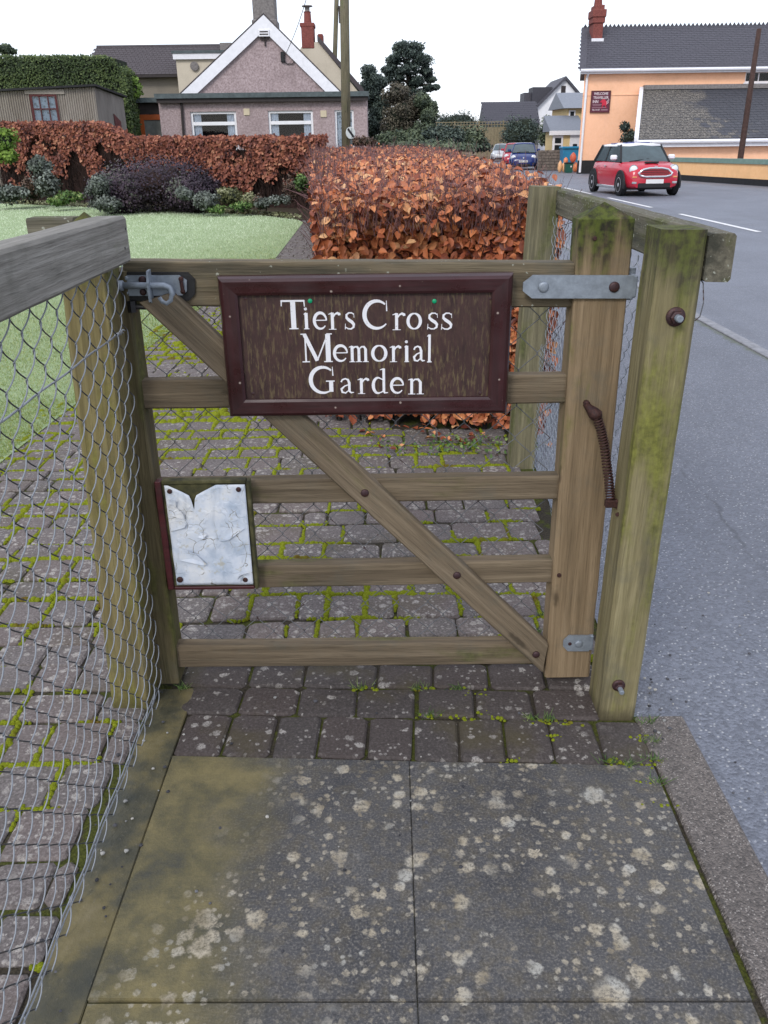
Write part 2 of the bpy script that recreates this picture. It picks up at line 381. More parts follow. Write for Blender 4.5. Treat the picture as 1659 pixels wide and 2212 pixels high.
col = t.mix(t.math('MULTIPLY', t.step(t.noise(p, .7, 5, .65), .48, .70), .28), col, (.28, .36, .15)); col = t.mix(t.math('MULTIPLY', t.step(t.noise(p, 3.2, 4, .7), .58, .72), .40), col, (.30, .29, .14))
M['grass'] = t.done(col, .75, None, Specular_IOR_Level=.15)

# ------------------------------------------------------------------ the ground, road, footway
mb = MB(); mb.add([(-900, -200, -.06), (900, -200, -.06), (900, 1500, -.06), (-900, 1500, -.06)], [(0, 1, 2, 3)]); struct('ground', mb, M['ground'])
def sheet(name, pts, z, mat):
    mb = MB(); mb.add([(x, y, z) for x, y in pts], [tuple(range(len(pts)))]); return struct(name, mb, mat)
sheet('road', [(2.86, -12), (70, -12), (70, 60), (24, 190), (7, 190), (5.2, 110), (3.4, 60), (2.86, 40)], -.010, M['road'])
sheet('footway', [(.80, -12), (2.76, -12), (2.76, 60), (1.2, 60), (.74, 4), (.672, 1.834), (.80, 1.834)], -.006, M['footway'])
mb = MB()
for k in range(30):
    y0 = -4+k*.915*1.6; mb.bbox(2.768, 2.862, y0, y0+1.455, -.10, .004+random.uniform(-.002, .002), .006)
kb = struct('road_kerb', mb, M['kerb'])
mb = MB(); mb.bbox(.672, .803, -.6, 1.832, -.12, .0, .006); struct('edging_kerb', mb, M['aggregate'])
mb = MB()
rmk = bpy.data.objects.new('road_markings', None); C.objects.link(rmk); tag(rmk, kind='structure')
for k in range(-3, 12):
    yc = 17.0+6.15*k; y0, y1 = yc-2.05, yc+2.05
    sx = lambda y: 6.50+max(0, y-40)*.03
    mb = MB(); mb.add([(sx(y0)-.055, y0, -.005), (sx(y0)+.055, y0, -.005), (sx(y1)+.055, y1, -.005), (sx(y1)-.055, y1, -.005)], [(0, 1, 2, 3)])
    obj('dash', mb, M['paint'], rmk)

# ------------------------------------------------------------------ path: setts, slabs
def xl(y):  return float(np.interp(y, [0, 4, 8.3, 12.2, 18], [-1.92, -1.90, -1.76, -1.47, -1.58]))
def xhl(y): return float(np.interp(y, [4.3, 8, 12.2, 20, 28], [-.30, -.60, -.90, -1.48, -1.85]))     # hedge's garden side
def xhr(y): return float(np.interp(y, [4, 5, 6, 8, 10, 13, 17, 22, 28], [.82, .92, .96, 1.04, 1.13, 1.27, 1.38, 1.40, 1.30]))                    # hedge's road side
path = sheet('path', [(-2.6, .2), (.735, .2), (.735, 4.6), (.2, 4.7), (-.6, 9), (-1.2, 19), (-1.7, 19), (-1.95, 4), (-2.6, 4)], -.011, M['bed'])
PAV = {}
def paver_mesh(w_, d_, mat, var):
    key = (round(w_, 3), round(d_, 3), mat.name, var)
    if key in PAV: return PAV[key]
    r = random.Random(hash(key) & 0xffff)
    c = .006+r.random()*.010; hx, hy = w_/2, d_/2; j = lambda: r.uniform(-.003, .003)
    o = [(-hx+c, -hy), (hx-c, -hy), (hx, -hy+c), (hx, hy-c), (hx-c, hy), (-hx+c, hy), (-hx, hy-c), (-hx, -hy+c)]
    o = [(x+j(), y+j()) for x, y in o]
    b_ = .006
    ins = [(x*(1-b_/hx), y*(1-b_/hy)) for x, y in o]
    mb = MB(); vs = [(x, y, -.05) for x, y in o]+[(x, y, -.006) for x, y in o]+[(x, y, j()*.4) for x, y in ins]+[(0, 0, .0015)]
    fs = [(i, (i+1) % 8, 8+(i+1) % 8, 8+i) for i in range(8)]+[(8+i, 8+(i+1) % 8, 16+(i+1) % 8, 16+i) for i in range(8)]+[(16+i, 16+(i+1) % 8, 24) for i in range(8)]
    mb.add(vs, fs); PAV[key] = mb.mesh('paver', mat); return PAV[key]
stones = []       # x, y, w, d, rot, mat, var
def strip(xs, ylo, yhi, mat, gap=.007):
    for a, b in zip(xs[:-1], xs[1:]):
        xc = (a+b)/2; l, h = ylo(xc), yhi(xc)
        stones.append((xc, (l+h)/2, round((b-a-gap)/.004)*.004, round((h-l-gap)/.004)*.004, -.045 if mat is M['paver_front'] else 0, mat, random.randrange(3)))
ln = lambda a, b: (lambda x: a[1]+(b[1]-a[1])*(x-a[0])/(b[0]-a[0]))
l0 = ln((-.553, 1.697), (.663, 1.639)); l1 = ln((-.55, 1.868), (.69, 1.812)); l2 = ln((-.55, 1.995), (.55, 1.955)); l3 = ln((-.55, 2.112), (.6, 2.085))
strip([G(x, 1592).x for x in (385, 489, 593, 690, 795, 893, 992, 1090, 1190, 1292, 1399)], l0, l1, M['paver_front'])
strip([G(x, 1512).x for x in (392, 520, 645, 770, 900, 1027, 1150, 1290)], l1, l2, M['paver_front'])
strip([G(x, 1455).x for x in (395, 540, 660, 815, 935, 1055, 1175, 1290)], l2, l3, M['paver_front'])
FIELD = [2.105]
rows = [.127, .118, .165, .13, .165, .128, .168, .13, .12, .165]
y = 2.105; k = 0; jl = []
MOSS_SEG = []
def fill_row(y0, y1, xa, xb, k):
    r = random.Random(k*13+5); x = xa+r.uniform(-.1, 0); d_ = y1-y0
    while x < xb-.05:
        w_ = r.choice([.10, .13, .13, .16, .16, .19, .22])
        if x+w_ > xb: w_ = max(.05, round((xb-x)/.01)*.01)
        wav = .012*math.sin(x*2.3+k)
        xc, yc = x+w_/2, (y0+y1)/2+wav
        stones.append((xc, yc, w_-.009, round(d_-.009, 3), r.uniform(-.02, .02), M['paver'], r.randrange(3)))
        MOSS_SEG.append(((x, y0+wav), (x+w_, y0+wav))); MOSS_SEG.append(((x, y0+wav), (x, y1+wav)))
        x += w_
while y < 18.5:
    d_ = rows[k % len(rows)]
    xb = .66 if y < 4.3 else max(xhl(y)+.35, -.9)
    fill_row(y, y+d_, xl(y)-.06, xb, k); y += d_; k += 1
y = 2.105; k = 200
while y > .45:
    d_ = rows[(k*3) % len(rows)]
    fill_row(y-d_, y, -2.05, -.668, k); y -= d_; k += 1
def vis(x, y, m=60):
    d = RM.T @ np.array([x, y, -EYE]); 
    if d[2] <= .05: return False
    u, v = d[0]/d[2]*FPX+IW/2, d[1]/d[2]*FPX+IH/2
    return -m < u < IW+m and -m < v < IH+m
stones.sort(key=lambda s: (not vis(s[0], s[1]), s[0]**2+s[1]**2))
far = MB()
for i, (x, y, w_, d_, rz, mat, var) in enumerate(stones):
    Mx = Matrix.Translation((x, y, random.uniform(-.004, .001))) @ Matrix.Rotation(rz, 4, 'Z') @ Matrix.Rotation(random.uniform(-.012, .012), 4, 'X') @ Matrix.Rotation(random.uniform(-.012, .012), 4, 'Y')
    me = paver_mesh(w_, d_, mat, var)
    if i < 298: link('paver', me, path, Mx)
    else: far.add([Mx @ v.co for v in me.vertices], [tuple(p_.vertices) for p_ in me.polygons])
o = obj('paver_rows', far, M['paver'], path); tag(o, kind='stuff')
# moss cushions along the joints
def dome(n=7): 
    v = [(0, 0, 1)]+[(.6*math.cos(a), .6*math.sin(a), .75) for a in np.arange(n)*2*math.pi/n]+[(math.cos(a), math.sin(a), 0) for a in (np.arange(n)+.5)*2*math.pi/n]
    f = [(0, 1+i, 1+(i+1) % n) for i in range(n)]
    for i in range(n): f += [(1+i, 1+n+i, 1+(i+1) % n), (1+n+i, 1+n+(i+1) % n, 1+(i+1) % n)]
    return np.array(v), np.array(f)
DV, DF = dome()
mv, mf, off = [], [], 0
for (a, b) in MOSS_SEG:
    L = math.hypot(b[0]-a[0], b[1]-a[1]); 
    if not vis(a[0], a[1], 150) or a[1] > 9: continue
    step = .0075 if a[1] < 4.5 else .022
    n = max(2, int(L/step))
    for q in range(n):
        f_ = (q+random.random())/n; x, y = a[0]+(b[0]-a[0])*f_, a[1]+(b[1]-a[1])*f_
        amt = mnoise.noise(Vector((x*2.6, y*2.6, 1.3)))+.55*mnoise.noise(Vector((x*9, y*9, 4.1)))
        if amt < -.13: continue
        s_ = (.0042+.0098*min(1, amt+.24))*random.uniform(.7, 1.35)*(1.7 if step > .02 else 1)
        v = DV*np.array([s_*random.uniform(.8, 1.5), s_*random.uniform(.8, 1.5), s_*random.uniform(.7, 1.15)+.004])
        an = random.random()*6.3; ca, sa = math.cos(an), math.sin(an)
        v = np.stack([v[:, 0]*ca-v[:, 1]*sa+x+random.gauss(0, .002), v[:, 0]*sa+v[:, 1]*ca+y+random.gauss(0, .002), v[:, 2]-.008], 1)
        mv.append(v); mf.append(DF+off); off += len(v)
for (x, y) in [(G(px_, py_).x, G(px_, py_).y) for px_, py_ in [(780, 1487), (905, 1487), (985, 1490), (925, 1545), (1000, 1548), (1080, 1550), (1150, 1555), (1190, 1555), (1225, 1560), (1190, 1590), (1315, 1645), (1360, 1655), (1410, 1650), (1100, 1643), (1405, 1690), (1425, 1735), (1400, 1590), (1030, 1500), (1035, 1540)]]:
    for q in range(9):
        s_ = random.uniform(.002, .0055); v = DV*s_*np.array([1.3, 1.3, 1.2])+np.array([x+random.gauss(0, .022), y+random.gauss(0, .007), -.004]); mv.append(v); mf.append(DF+off); off += len(v)
mo = link('moss', npmesh('moss', np.concatenate(mv), np.concatenate(mf), None, M['moss'], True)); tag(mo, 'bright yellow-green moss filling the joints between the path setts', 'moss', kind='stuff')

# paving slabs in front of the gate
pv = sheet('slab_paving', [(-.66, -.8), (.672, -.8), (.672, 1.66), (-.66, 1.70)], -.03, M['soil'])
def slab(c4, mat, name='slab', th=.05, top=0.0):
    bm = bmesh.new(); vs = [bm.verts.new((x, y, top-th)) for x, y in c4]+[bm.verts.new((x, y, top+random.uniform(-.0015, .0015))) for x, y in c4]
    for f in [(3, 2, 1, 0), (4, 5, 6, 7), (0, 1, 5, 4), (1, 2, 6, 5), (2, 3, 7, 6), (3, 0, 4, 7)]: bm.faces.new([vs[i] for i in f])
    bmesh.ops.bevel(bm, geom=[e for e in bm.edges if all(v.co.z > top-.01 for v in e.verts)], offset=.0018, segments=2, affect='EDGES')
    mb = MB().bm(bm); bm.free(); return obj(name, mb, mat, pv)
slab([(-.553, 1.031), (.0488, 1.0215), (.0553, 1.663), (-.548, 1.692)], M['slab_l'])
slab([(.0502, 1.0215), (.655, 1.0145), (.664, 1.634), (.0567, 1.660)], M['slab_r'])
slab([(-.553, .42), (.0488, .42), (.0488, 1.0198), (-.553, 1.027)], M['slab_l'], top=-.004)
slab([(.0502, .42), (.655, .42), (.655, 1.0125), (.0502, 1.0198)], M['slab_r'], top=-.003)
for k, (a, b) in enumerate([(.35, .93), (.935, 1.985)]):
    slab([(-.665, a), (-.5555, a), (-.5505, b), (-.655, b)], M['edging'], 'edging', top=-.0035)
# grit and small stones lying about
mb = MB()
for k in range(130):
    if k < 40: x, y = random.uniform(.82, 1.3), random.uniform(1.0, 2.6)
    elif k < 80: x, y = random.uniform(-.68, -.55)+random.gauss(0, .02), random.uniform(.9, 1.95)
    elif k < 108: x, y = random.uniform(-.5, .6), random.uniform(1.0, 2.0)
    else: x, y = random.gauss(.74, .05), random.uniform(1.72, 2.0)
    s_ = random.uniform(.002, .0055); bm = bmesh.new(); bmesh.ops.create_icosphere(bm, subdivisions=1, radius=s_)
    for v in bm.verts: v.co = Vector((v.co.x*random.uniform(.8, 1.4), v.co.y*random.uniform(.8, 1.3), v.co.z*.8))+Vector((x, y, s_*.35))
    mb.bm(bm, random.random()); bm.free()
t = NT('grit'); M['grit'] = t.done(t.ramp(t.attr(), [(0, (.03, .03, .035)), (.55, (.10, .10, .11)), (.8, (.26, .26, .25)), (1, (.42, .40, .36))]), .8)
tag(obj('loose_grit', mb, M['grit']), 'loose dark and pale grit scattered over slabs and tarmac', 'grit', kind='stuff')

# ------------------------------------------------------------------ lawn
edge = [(xl(y_), y_) for y_ in (1.5, 3, 4, 5, 6, 7, 8.3, 10, 12.2, 14, 16, 18)]
back = [(-1.75, 18.6), (-2.77, 20.1), (-5, 21.6), (-8, 23.8), (-11.1, 25.9), (-16, 28), (-30, 30), (-30, 1.5)]
sheet('lawn', edge+back, .004, M['lawn'])
def in_lawn(x, y):
    return (x < np.interp(y, [0, 4, 8.3, 12.2, 18, 18.7], [-1.93, -1.92, -1.78, -1.49, -1.60, -1.8])) & (y < np.interp(-x, [1.5, 1.75, 2.77, 5, 8, 11.1, 16], [18.2, 18.6, 20.1, 21.6, 23.8, 25.9, 28]))
gp = []
for (y0, y1, n) in [(3.4, 5, 26000), (5, 8, 34000), (8, 13, 36000), (13, 26.5, 46000)]:
    y_ = RNG.uniform(y0, y1, n*2); hw = .47*y_+.5; x_ = -1.4-RNG.random(n*2)*(hw-1.2+ .2*y_*0)
    ok = in_lawn(x_, y_) & (x_ > -hw-.6); gp.append(np.stack([x_[ok], y_[ok], np.full(ok.sum(), .003)], 1)[:n])
# ragged fringe overhanging the path edge
y_ = RNG.uniform(3.3, 12, 9000); x_ = np.array([xl(q) for q in y_])-.03+RNG.normal(0, .03, 9000); gp.append(np.stack([x_, y_, np.full(9000, .0)], 1))
gp = np.concatenate(gp); n = len(gp); far_f = np.clip(gp[:, 1]/9, .55, 3)
hh = RNG.uniform(.014, .030, n)*np.clip(far_f, .6, 1.1); ww = .0022*far_f
an = RNG.uniform(0, 6.283, n); lean = RNG.normal(0, .5, (n, 2))*hh[:, None]
V = np.zeros((n, 3, 3)); V[:, 0] = gp; V[:, 1] = gp; V[:, 2] = gp
V[:, 0, 0] += np.cos(an)*ww; V[:, 0, 1] += np.sin(an)*ww; V[:, 1, 0] -= np.cos(an)*ww; V[:, 1, 1] -= np.sin(an)*ww
V[:, 2, :2] += lean; V[:, 2, 2] += hh
tt = RNG.random(n)
tag(link('grass', npmesh('grass', V.reshape(-1, 3), np.arange(n*3).reshape(-1, 3), np.repeat(tt, 3), M['grass'])), 'short frosted green grass of the garden lawn', 'grass', kind='stuff')
# ------------------------------------------------------------------ timber helpers
M['w_rail'] = wood('rail_timber', (.138, .106, .070), (.215, .170, .115), .26, (.085, .09, .03), .26)
M['w_top'] = wood('top_rail_timber', (.135, .108, .070), (.225, .185, .120), .30, (.07, .075, .03), .34, .04)
M['w_stile'] = wood('stile_timber', (.205, .148, .088), (.285, .212, .132), .14, (.10, .11, .02), .10, top_green=.95)
M['w_stile_l'] = wood('latch_stile_timber', (.098, .080, .043), (.155, .128, .070), .35, (.075, .08, .02), .30)
M['w_post'] = wood('gate_post_timber', (.198, .170, .090), (.300, .262, .150), .32, (.14, .145, .030), .24, top_green=.8, zdark=.02)
M['w_post_l'] = wood('fence_post_timber', (.165, .135, .060), (.235, .20, .095), .38, (.13, .13, .022), .12, top_green=.7, zdark=.02)
M['w_post_f'] = wood('far_post_timber', (.16, .145, .09), (.26, .235, .145), .34, (.08, .09, .03), .30)
M['w_grey'] = wood('grey_rail_timber', (.20, .19, .17), (.30, .29, .265), .10, (.10, .11, .06), .40)
M['w_mossy'] = wood('lichened_rail_timber', (.115, .105, .078), (.19, .175, .13), .40, (.07, .08, .018), .40, .16)
M['w_brace'] = wood('brace_timber', (.150, .116, .078), (.225, .178, .122), .24, (.085, .095, .022), .16)

def frame(A, B, up):
    A, B = Vector(A), Vector(B); x = (B-A).normalized(); up = Vector(up)
    z = (up-x*up.dot(x)).normalized(); y = z.cross(x)
    m = Matrix((x, y, z)).transposed().to_4x4(); m.translation = (A+B)/2; return m, (B-A).length
def plank(name, A, B, h, t_, up, mat, parent, c=.004, point=0.0, jit=.0008, slant=(0, 0)):
    m, L = frame(A, B, up); n = max(2, int(L/.07)); mb = MB()
    hy, hz = t_/2, h/2
    ring = [(-hy+c, -hz), (hy-c, -hz), (hy, -hz+c), (hy, hz-c), (hy-c, hz), (-hy+c, hz), (-hy, hz-c), (-hy, -hz+c)]
    vs = []
    for i in range(n+1):
        f_ = i/n; x = -L/2+L*f_
        for (yy, zz) in ring:
            sx = slant[0]*zz/hz*(1-f_)+slant[1]*zz/hz*f_
            vs.append((x+sx, yy+random.uniform(-jit, jit), zz+random.uniform(-jit, jit)))
    fs = [(i*8+j, i*8+(j+1) % 8, (i+1)*8+(j+1) % 8, (i+1)*8+j) for i in range(n) for j in range(8)]
    fs.append(tuple(range(8))[::-1])
    if point:
        vs.append((L/2+point, 0, 0)); k = len(vs)-1; fs += [(n*8+j, n*8+(j+1) % 8, k) for j in range(8)]
    else: fs.append(tuple(range(n*8, n*8+8)))
    mb.add(vs, fs); return obj(name, mb, mat, parent, m)
def metal(name, col, rust=0.0, rough=.45):
    t = NT(name); c = t.coord(); n = t.noise(c, 40, 5); n2 = t.noise(c, 180, 3)
    base = t.ramp(n, [(.3, tuple(x*.75 for x in col)), (.7, tuple(min(1, x*1.2) for x in col))])
    if rust: base = t.mix(t.step(n, .72-rust*.5, .82-rust*.5), base, t.ramp(n2, [(.3, (.022, .010, .010)), (.7, (.075, .030, .024))]))
    return t.done(base, rough, t.bump(n2, .35, .002), Metallic=.35, Specular_IOR_Level=.5)
M['galv'] = metal('galvanised_steel', (.25, .285, .33), .06, .5)
M['wire'] = metal('galvanised_wire', (.27, .29, .32), .16, .5)
M['wire_dark'] = metal('weathered_wire', (.145, .15, .16), .30, .55)
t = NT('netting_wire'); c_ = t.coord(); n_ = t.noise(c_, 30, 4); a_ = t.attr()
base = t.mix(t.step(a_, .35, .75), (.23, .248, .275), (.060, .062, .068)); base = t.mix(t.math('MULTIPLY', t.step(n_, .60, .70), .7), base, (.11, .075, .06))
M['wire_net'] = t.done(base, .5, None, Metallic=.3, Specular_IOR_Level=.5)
M['rust'] = metal('rusted_iron', (.040, .018, .020), .8, .7)
M['boltpurple'] = metal('rusty_bolt', (.055, .028, .032), .55, .55)
M['black_iron'] = metal('black_iron', (.02, .02, .022), .1, .5)
def domehead(name, c, r, mat, parent, nrm=(0, -1, 0), h=.45, k=14):
    q = Vector(nrm).to_track_quat('Z', 'Y').to_matrix().to_4x4(); q.translation = Vector(c)
    return obj(name, MB().lathe([(r, -.002), (r, r*.12), (r*.85, r*h*.7), (r*.5, r*h*.95), (r*.05, r*h)], k=k), mat, parent, q, True)
def nutbolt(c, r, L, parent):
    q = Vector((0, -1, 0)).to_track_quat('Z', 'Y').to_matrix().to_4x4(); q.translation = Vector(c)
    w_ = obj('washer', MB().lathe([(r, -.002), (r, .003), (r*.5, .0035)], k=20), M['boltpurple'], parent, q, True)
    obj('nut', MB().lathe([(r*.68, .003), (r*.68, .014), (r*.5, .016)], k=6), M['boltpurple'], w_, q)
    obj('bolt_end', MB().lathe([(r*.38, .012), (r*.38, L), (r*.30, L+.002)], k=12), M['galv'], w_, q)

def chainlink(name, parent, u0, u1, v0, v1, to3, D=.066, r=.0016, a=.006, mat='wire', k=5, sgn=1):
    p_ = D/2; mb = MB(); n = int((u1-u0)/p_)
    T = [0, .05, .15, .32, .5, .68, .85, .95]
    for i in range(n):
        pts = []; tn = []; nv = int((v1-v0)/p_)
        for q in range(nv):
            up_ = ((q+i) % 2 == 0)
            for t_ in T:
                f_ = t_ if up_ else 1-t_
                f2 = min(1, max(0, (f_-.5)*1.04+.5))
                u = u0+i*p_-.0018+(p_+.0036)*f2
                w_ = a*math.sin(math.pi*t_)*(1 if up_ else -1)
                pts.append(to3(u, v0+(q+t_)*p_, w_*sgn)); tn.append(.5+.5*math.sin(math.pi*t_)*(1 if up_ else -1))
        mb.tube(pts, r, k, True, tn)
    o = obj(name, mb, M[mat], parent, None, True); return o

# ------------------------------------------------------------------ the gate
YG = 1.985                                     # front face of the stiles
gate = thing('garden_gate', 'wooden five-bar pedestrian gate with diagonal brace and wire netting behind it', 'gate', (0, 2.0, 0))
RF, RT = 2.004, .042                           # rail front, thickness
def rail_px(xl_, yt_l, yb_l, xr_, yt_r, yb_r, mat, t_=RT, x0=None, x1=None):
    a, b, c_, d = PY(xl_, yt_l, RF), PY(xl_, yb_l, RF), PY(xr_, yt_r, RF), PY(xr_, yb_r, RF)
    zl, zr = (a.z+b.z)/2, (c_.z+d.z)/2; h = ((a.z-b.z)+(c_.z-d.z))/2
    X0 = a.x if x0 is None else x0; X1 = c_.x if x1 is None else x1
    sl = (zr-zl)/(c_.x-a.x)
    plank('rail', (X0, RF+t_/2, zl+(X0-a.x)*sl), (X1, RF+t_/2, zr+(X1-c_.x)*sl), h, t_, (0, 0, 1), mat, gate)
XA, XB = -.602, .462
rail_px(275, 572, 655, 1245, 560, 672, M['w_top'], .058, XA, XB)
rail_px(310, 823, 884, 1222, 810, 872, M['w_rail'], RT, XA, XB)
rail_px(345, 1040, 1094, 1200, 1030, 1078, M['w_rail'], RT, XA, XB)
rail_px(550, 1222, 1272, 1187, 1212, 1258, M['w_rail'], RT, XA, XB)
rail_px(388, 1397, 1442, 1170, 1388, 1436, M['w_rail'], RT, XA, XB)
plank('stile', (-.632, YG+.045, .012), (-.630, YG+.045, 1.16), .074, .085, (1, 0, 0), M['w_stile_l'], gate)
plank('stile', (.520, YG+.04, .018), (.515, YG+.04, 1.262), .126, .078, (1, 0, 0), M['w_stile'], gate, point=.035)
# brace: straight board cut plumb at the foot
ba, bb = PY(338, 642, 1.985), PY(1176, 1418, 1.985)
plank('brace', (ba.x, 1.988, ba.z), (bb.x, 1.988, bb.z), .074, .030, (0, 0, 1), M['w_brace'], gate, slant=(.02, -.032))
for x_, y_ in [(788, 1065), (987, 1243), (1158, 1414)]:
    p = PY(x_, y_, 1.972); domehead('bolt', p, .0105, M['boltpurple'], gate)
for x_, y_, r_ in [(1208, 1243, .006), (1285, 515, .005)]:
    domehead('bolt', PY(x_, y_, 1.984), r_, M['rust'], gate, h=.2)
chainlink('wire_netting', gate, XA+.012, XB+.01, .05, 1.12, lambda u, v, w_: (u, 2.062+w_*.6+.004*math.sin(u*9), v), D=.089, r=.0012, a=.004, mat='wire_dark')
# hinge straps
def strap(px0, px1, yt, yb, yplane, th, parent, pointy, name='hinge_strap', mat='galv'):
    a, b = PY(px0, (yt+yb)/2, yplane), PY(px1, (yt+yb)/2, yplane); h = PY(px0, yt, yplane).z-PY(px0, yb, yplane).z
    z = a.z; zr = b.z; c_ = pointy
    pts = [(a.x, yplane, z+h*.18), (a.x+c_, yplane, z+h/2), (b.x, yplane, zr+h/2), (b.x, yplane, zr-h/2), (a.x+c_, yplane, z-h/2), (a.x, yplane, z-h*.18)]
    o = obj(name, MB().prism(pts, (0, th, 0)), M[mat], parent)
    wb = obj('knuckle', MB().bbox(b.x-.004, b.x+.010, yplane+.001, yplane+.052, zr-h/2+.001, zr+h/2-.001, .003).tube([(b.x+.006, yplane+.052, zr-h*.7), (b.x+.006, yplane+.052, zr+h*.7)], .011, 10), M[mat], o)
    return o, z, zr
st, z1, z2 = strap(1130, 1368, 595, 645, 1.976, .006, gate, .022)
for x_ in (1174, 1327): domehead('bolt', PY(x_, 620, 1.975), .0125, M['galv'] if x_ < 1200 else M['boltpurple'], st, h=.4)
st, _, _ = strap(1217, 1274, 1374, 1407, 1.976, .006, gate, .014)
domehead('bolt', PY(1250, 1391, 1.975), .011, M['galv'], st, h=.4); domehead('bolt', PY(1231, 1391, 1.975), .005, M['boltpurple'], st, h=.2)
# slide bolt on the latch end
yl = 1.992
bp = obj('backing_plate', MB().prism([PY(x_, y_, yl+.006) for x_, y_ in [(224, 588), (405, 588), (421, 604), (421, 636), (408, 650), (228, 650)]], (0, .008, 0)), M['black_iron'], gate)
lp = obj('slide_bolt', MB().prism([PY(x_, y_, yl) for x_, y_ in [(234, 596), (386, 595), (403, 606), (403, 630), (394, 638), (234, 640)]], (0, .006, 0)), M['galv'], gate)
yb_ = yl-.014
hook = [(262, 617), (300, 617), (340, 617), (355, 617.5), (366, 622), (372, 634), (370, 648), (361, 655), (351, 650), (345, 641)]
obj('bolt_rod', MB().tube([PY(x_, y_, yb_) for x_, y_ in hook], .0078, 10), M['galv'], lp, None, True)
a = PY(234, 617, yb_); b = PY(266, 617, yb_); obj('bolt_sleeve', MB().tube([a, b], .012, 12), M['galv'], lp, None, True)
sx = PY(324, 620, yb_).x; zc = PY(324, 618, yb_).z
obj('bolt_staple', MB().prism([(sx-.003, yl-.028, zc-.034), (sx-.003, yl, zc-.045), (sx-.003, yl, zc+.036), (sx-.003, yl-.02, zc+.034), (sx-.003, yl-.030, zc+.008)], (.0055, 0, 0)), M['galv'], lp)
for x_, y_, r_, mt in [(308, 605, .0095, 'boltpurple'), (309, 631, .008, 'boltpurple'), (272, 601, .005, 'galv'), (273, 633, .005, 'galv'), (256, 632, .006, 'black_iron'), (391, 603, .006, 'rust'), (395, 630, .006, 'rust')]:
    domehead('bolt', PY(x_, y_, yl-.001), r_, M[mt], lp, h=.5)
obj('rust_bar', MB().tube([PY(391, 606, yl-.004), PY(395, 630, yl-.004)], .0045, 6), M['rust'], lp)
p = PY(293, 663, 1.99); obj('latch_pin', MB().tube([p, p+Vector((.034, -.002, -.001))], .006, 8).tube([p+Vector((-.008, 0, -.012)), p+Vector((-.008, 0, .014))], .011, 6), M['black_iron'], gate)

# ------------------------------------------------------------------ name board
def paintwood(name, col, wear=.2):
    t = NT(name); o = t.coord('Object'); v = o; n = t.noise(t.map(v, (5, 60, 60)), 1.0, 5, .65); n2 = t.noise(v, 14, 5, .6)
    base = t.ramp(n, [(.3, tuple(x*.6 for x in col)), (.7, tuple(x*1.3 for x in col))])
    base = t.mix(t.math('MULTIPLY', t.step(n2, .62, .75), wear), base, (.03, .022, .02))
    fl = t.vor(v, 38); c_ = t.sep(fl.outputs['Color']); base = t.mix(t.math('MULTIPLY', t.step(fl.outputs['Distance'], .14, .06), t.step(c_[0], .9, .92)), base, (.30, .24, .21))
    return t.done(base, t.ramp(n2, [(.3, .25), (.7, .5)]), t.bump(n, .25, .002), Specular_IOR_Level=.5)
M['board_frame'] = paintwood('maroon_stain', (.032, .007, .009))
t = NT('board_panel'); p = t.pos(); n = t.noise(t.map(p, (150, 150, 26)), 1.0, 4, .65); n2 = t.noise(p, 9, 4, .6); n3 = t.noise(t.map(p, (60, 60, 25)), 1, 3)
base = t.ramp(n3, [(.3, (.030, .014, .014)), (.7, (.060, .030, .026))])
fl = t.math('MULTIPLY', t.step(n, .49, .63), t.step(n2, .34, .58))
base = t.mix(t.math('MULTIPLY', fl, .55), base, (.16, .125, .060))
M['board_panel'] = t.done(base, .6, t.bump(n, .4, .002), Specular_IOR_Level=.35)
t = NT('white_letter'); p = t.pos(); n = t.noise(p, 210, 4, .7); n2 = t.noise(p, 25, 3)
M['letter'] = t.done(t.mix(t.math('MULTIPLY', t.step(n, .60, .70), t.step(n2, .40, .58)), (.72, .72, .76), (.12, .09, .08)), .6)
YS = 1.948                                      # front of the frame
sign = thing('name_board', 'maroon framed wooden name board with white lettering hung across the gate', 'sign', (0, 1.96, .8))
oc = [PY(x_, y_, YS+.012) for x_, y_ in [(472, 592), (1112, 596), (1092, 898), (492, 896)]]
ic = [PY(x_, y_, YS+.006) for x_, y_ in [(515, 634), (1067, 636), (1050, 860), (529, 860)]]
z0 = (oc[2].z+oc[3].z)/2; z1 = (oc[0].z+oc[1].z)/2; x0 = (oc[0].x+oc[3].x)/2; x1 = (oc[1].x+oc[2].x)/2
iz0 = (ic[2].z+ic[3].z)/2; iz1 = (ic[0].z+ic[1].z)/2; ix0 = (ic[0].x+ic[3].x)/2; ix1 = (ic[1].x+ic[2].x)/2
def fboard(o0, o1, i0, i1):        # mitred moulding: outer edge rounded back, inner lip
    def pt(o_, i_, f_, y_): return (o_[0]+(i_[0]-o_[0])*f_, y_, o_[1]+(i_[1]-o_[1])*f_)
    prof = [(0, YS+.036), (0, YS+.016), (.10, YS+.005), (.26, YS), (.86, YS+.001), (1.0, YS+.004), (1.0, YS+.030)]
    vs = [pt(o0, i0, f_, y_) for f_, y_ in prof]+[pt(o1, i1, f_, y_) for f_, y_ in prof]; k = len(prof)
    m = MB(); m.add(vs, [(i, i+1, k+i+1, k+i) for i in range(k-1)]+[tuple(range(k)), tuple(range(k, 2*k))[::-1], (k-1, 0, k, 2*k-1)]); return m
O = [(x0, z1), (x1, z1), (x1, z0), (x0, z0)]; I = [(ix0, iz1), (ix1, iz1), (ix1, iz0), (ix0, iz0)]
for k in range(4):
    m = fboard(O[k], O[(k+1) % 4], I[k], I[(k+1) % 4]); A = Vector((O[k][0], 0, O[k][1])); B = Vector((O[(k+1) % 4][0], 0, O[(k+1) % 4][1]))
    fm, _ = frame(A, B, (0, 1, 0)); fi = fm.inverted(); m.v = [tuple(fi @ Vector(q)) for q in m.v]; obj('frame_board', m, M['board_frame'], sign, fm)
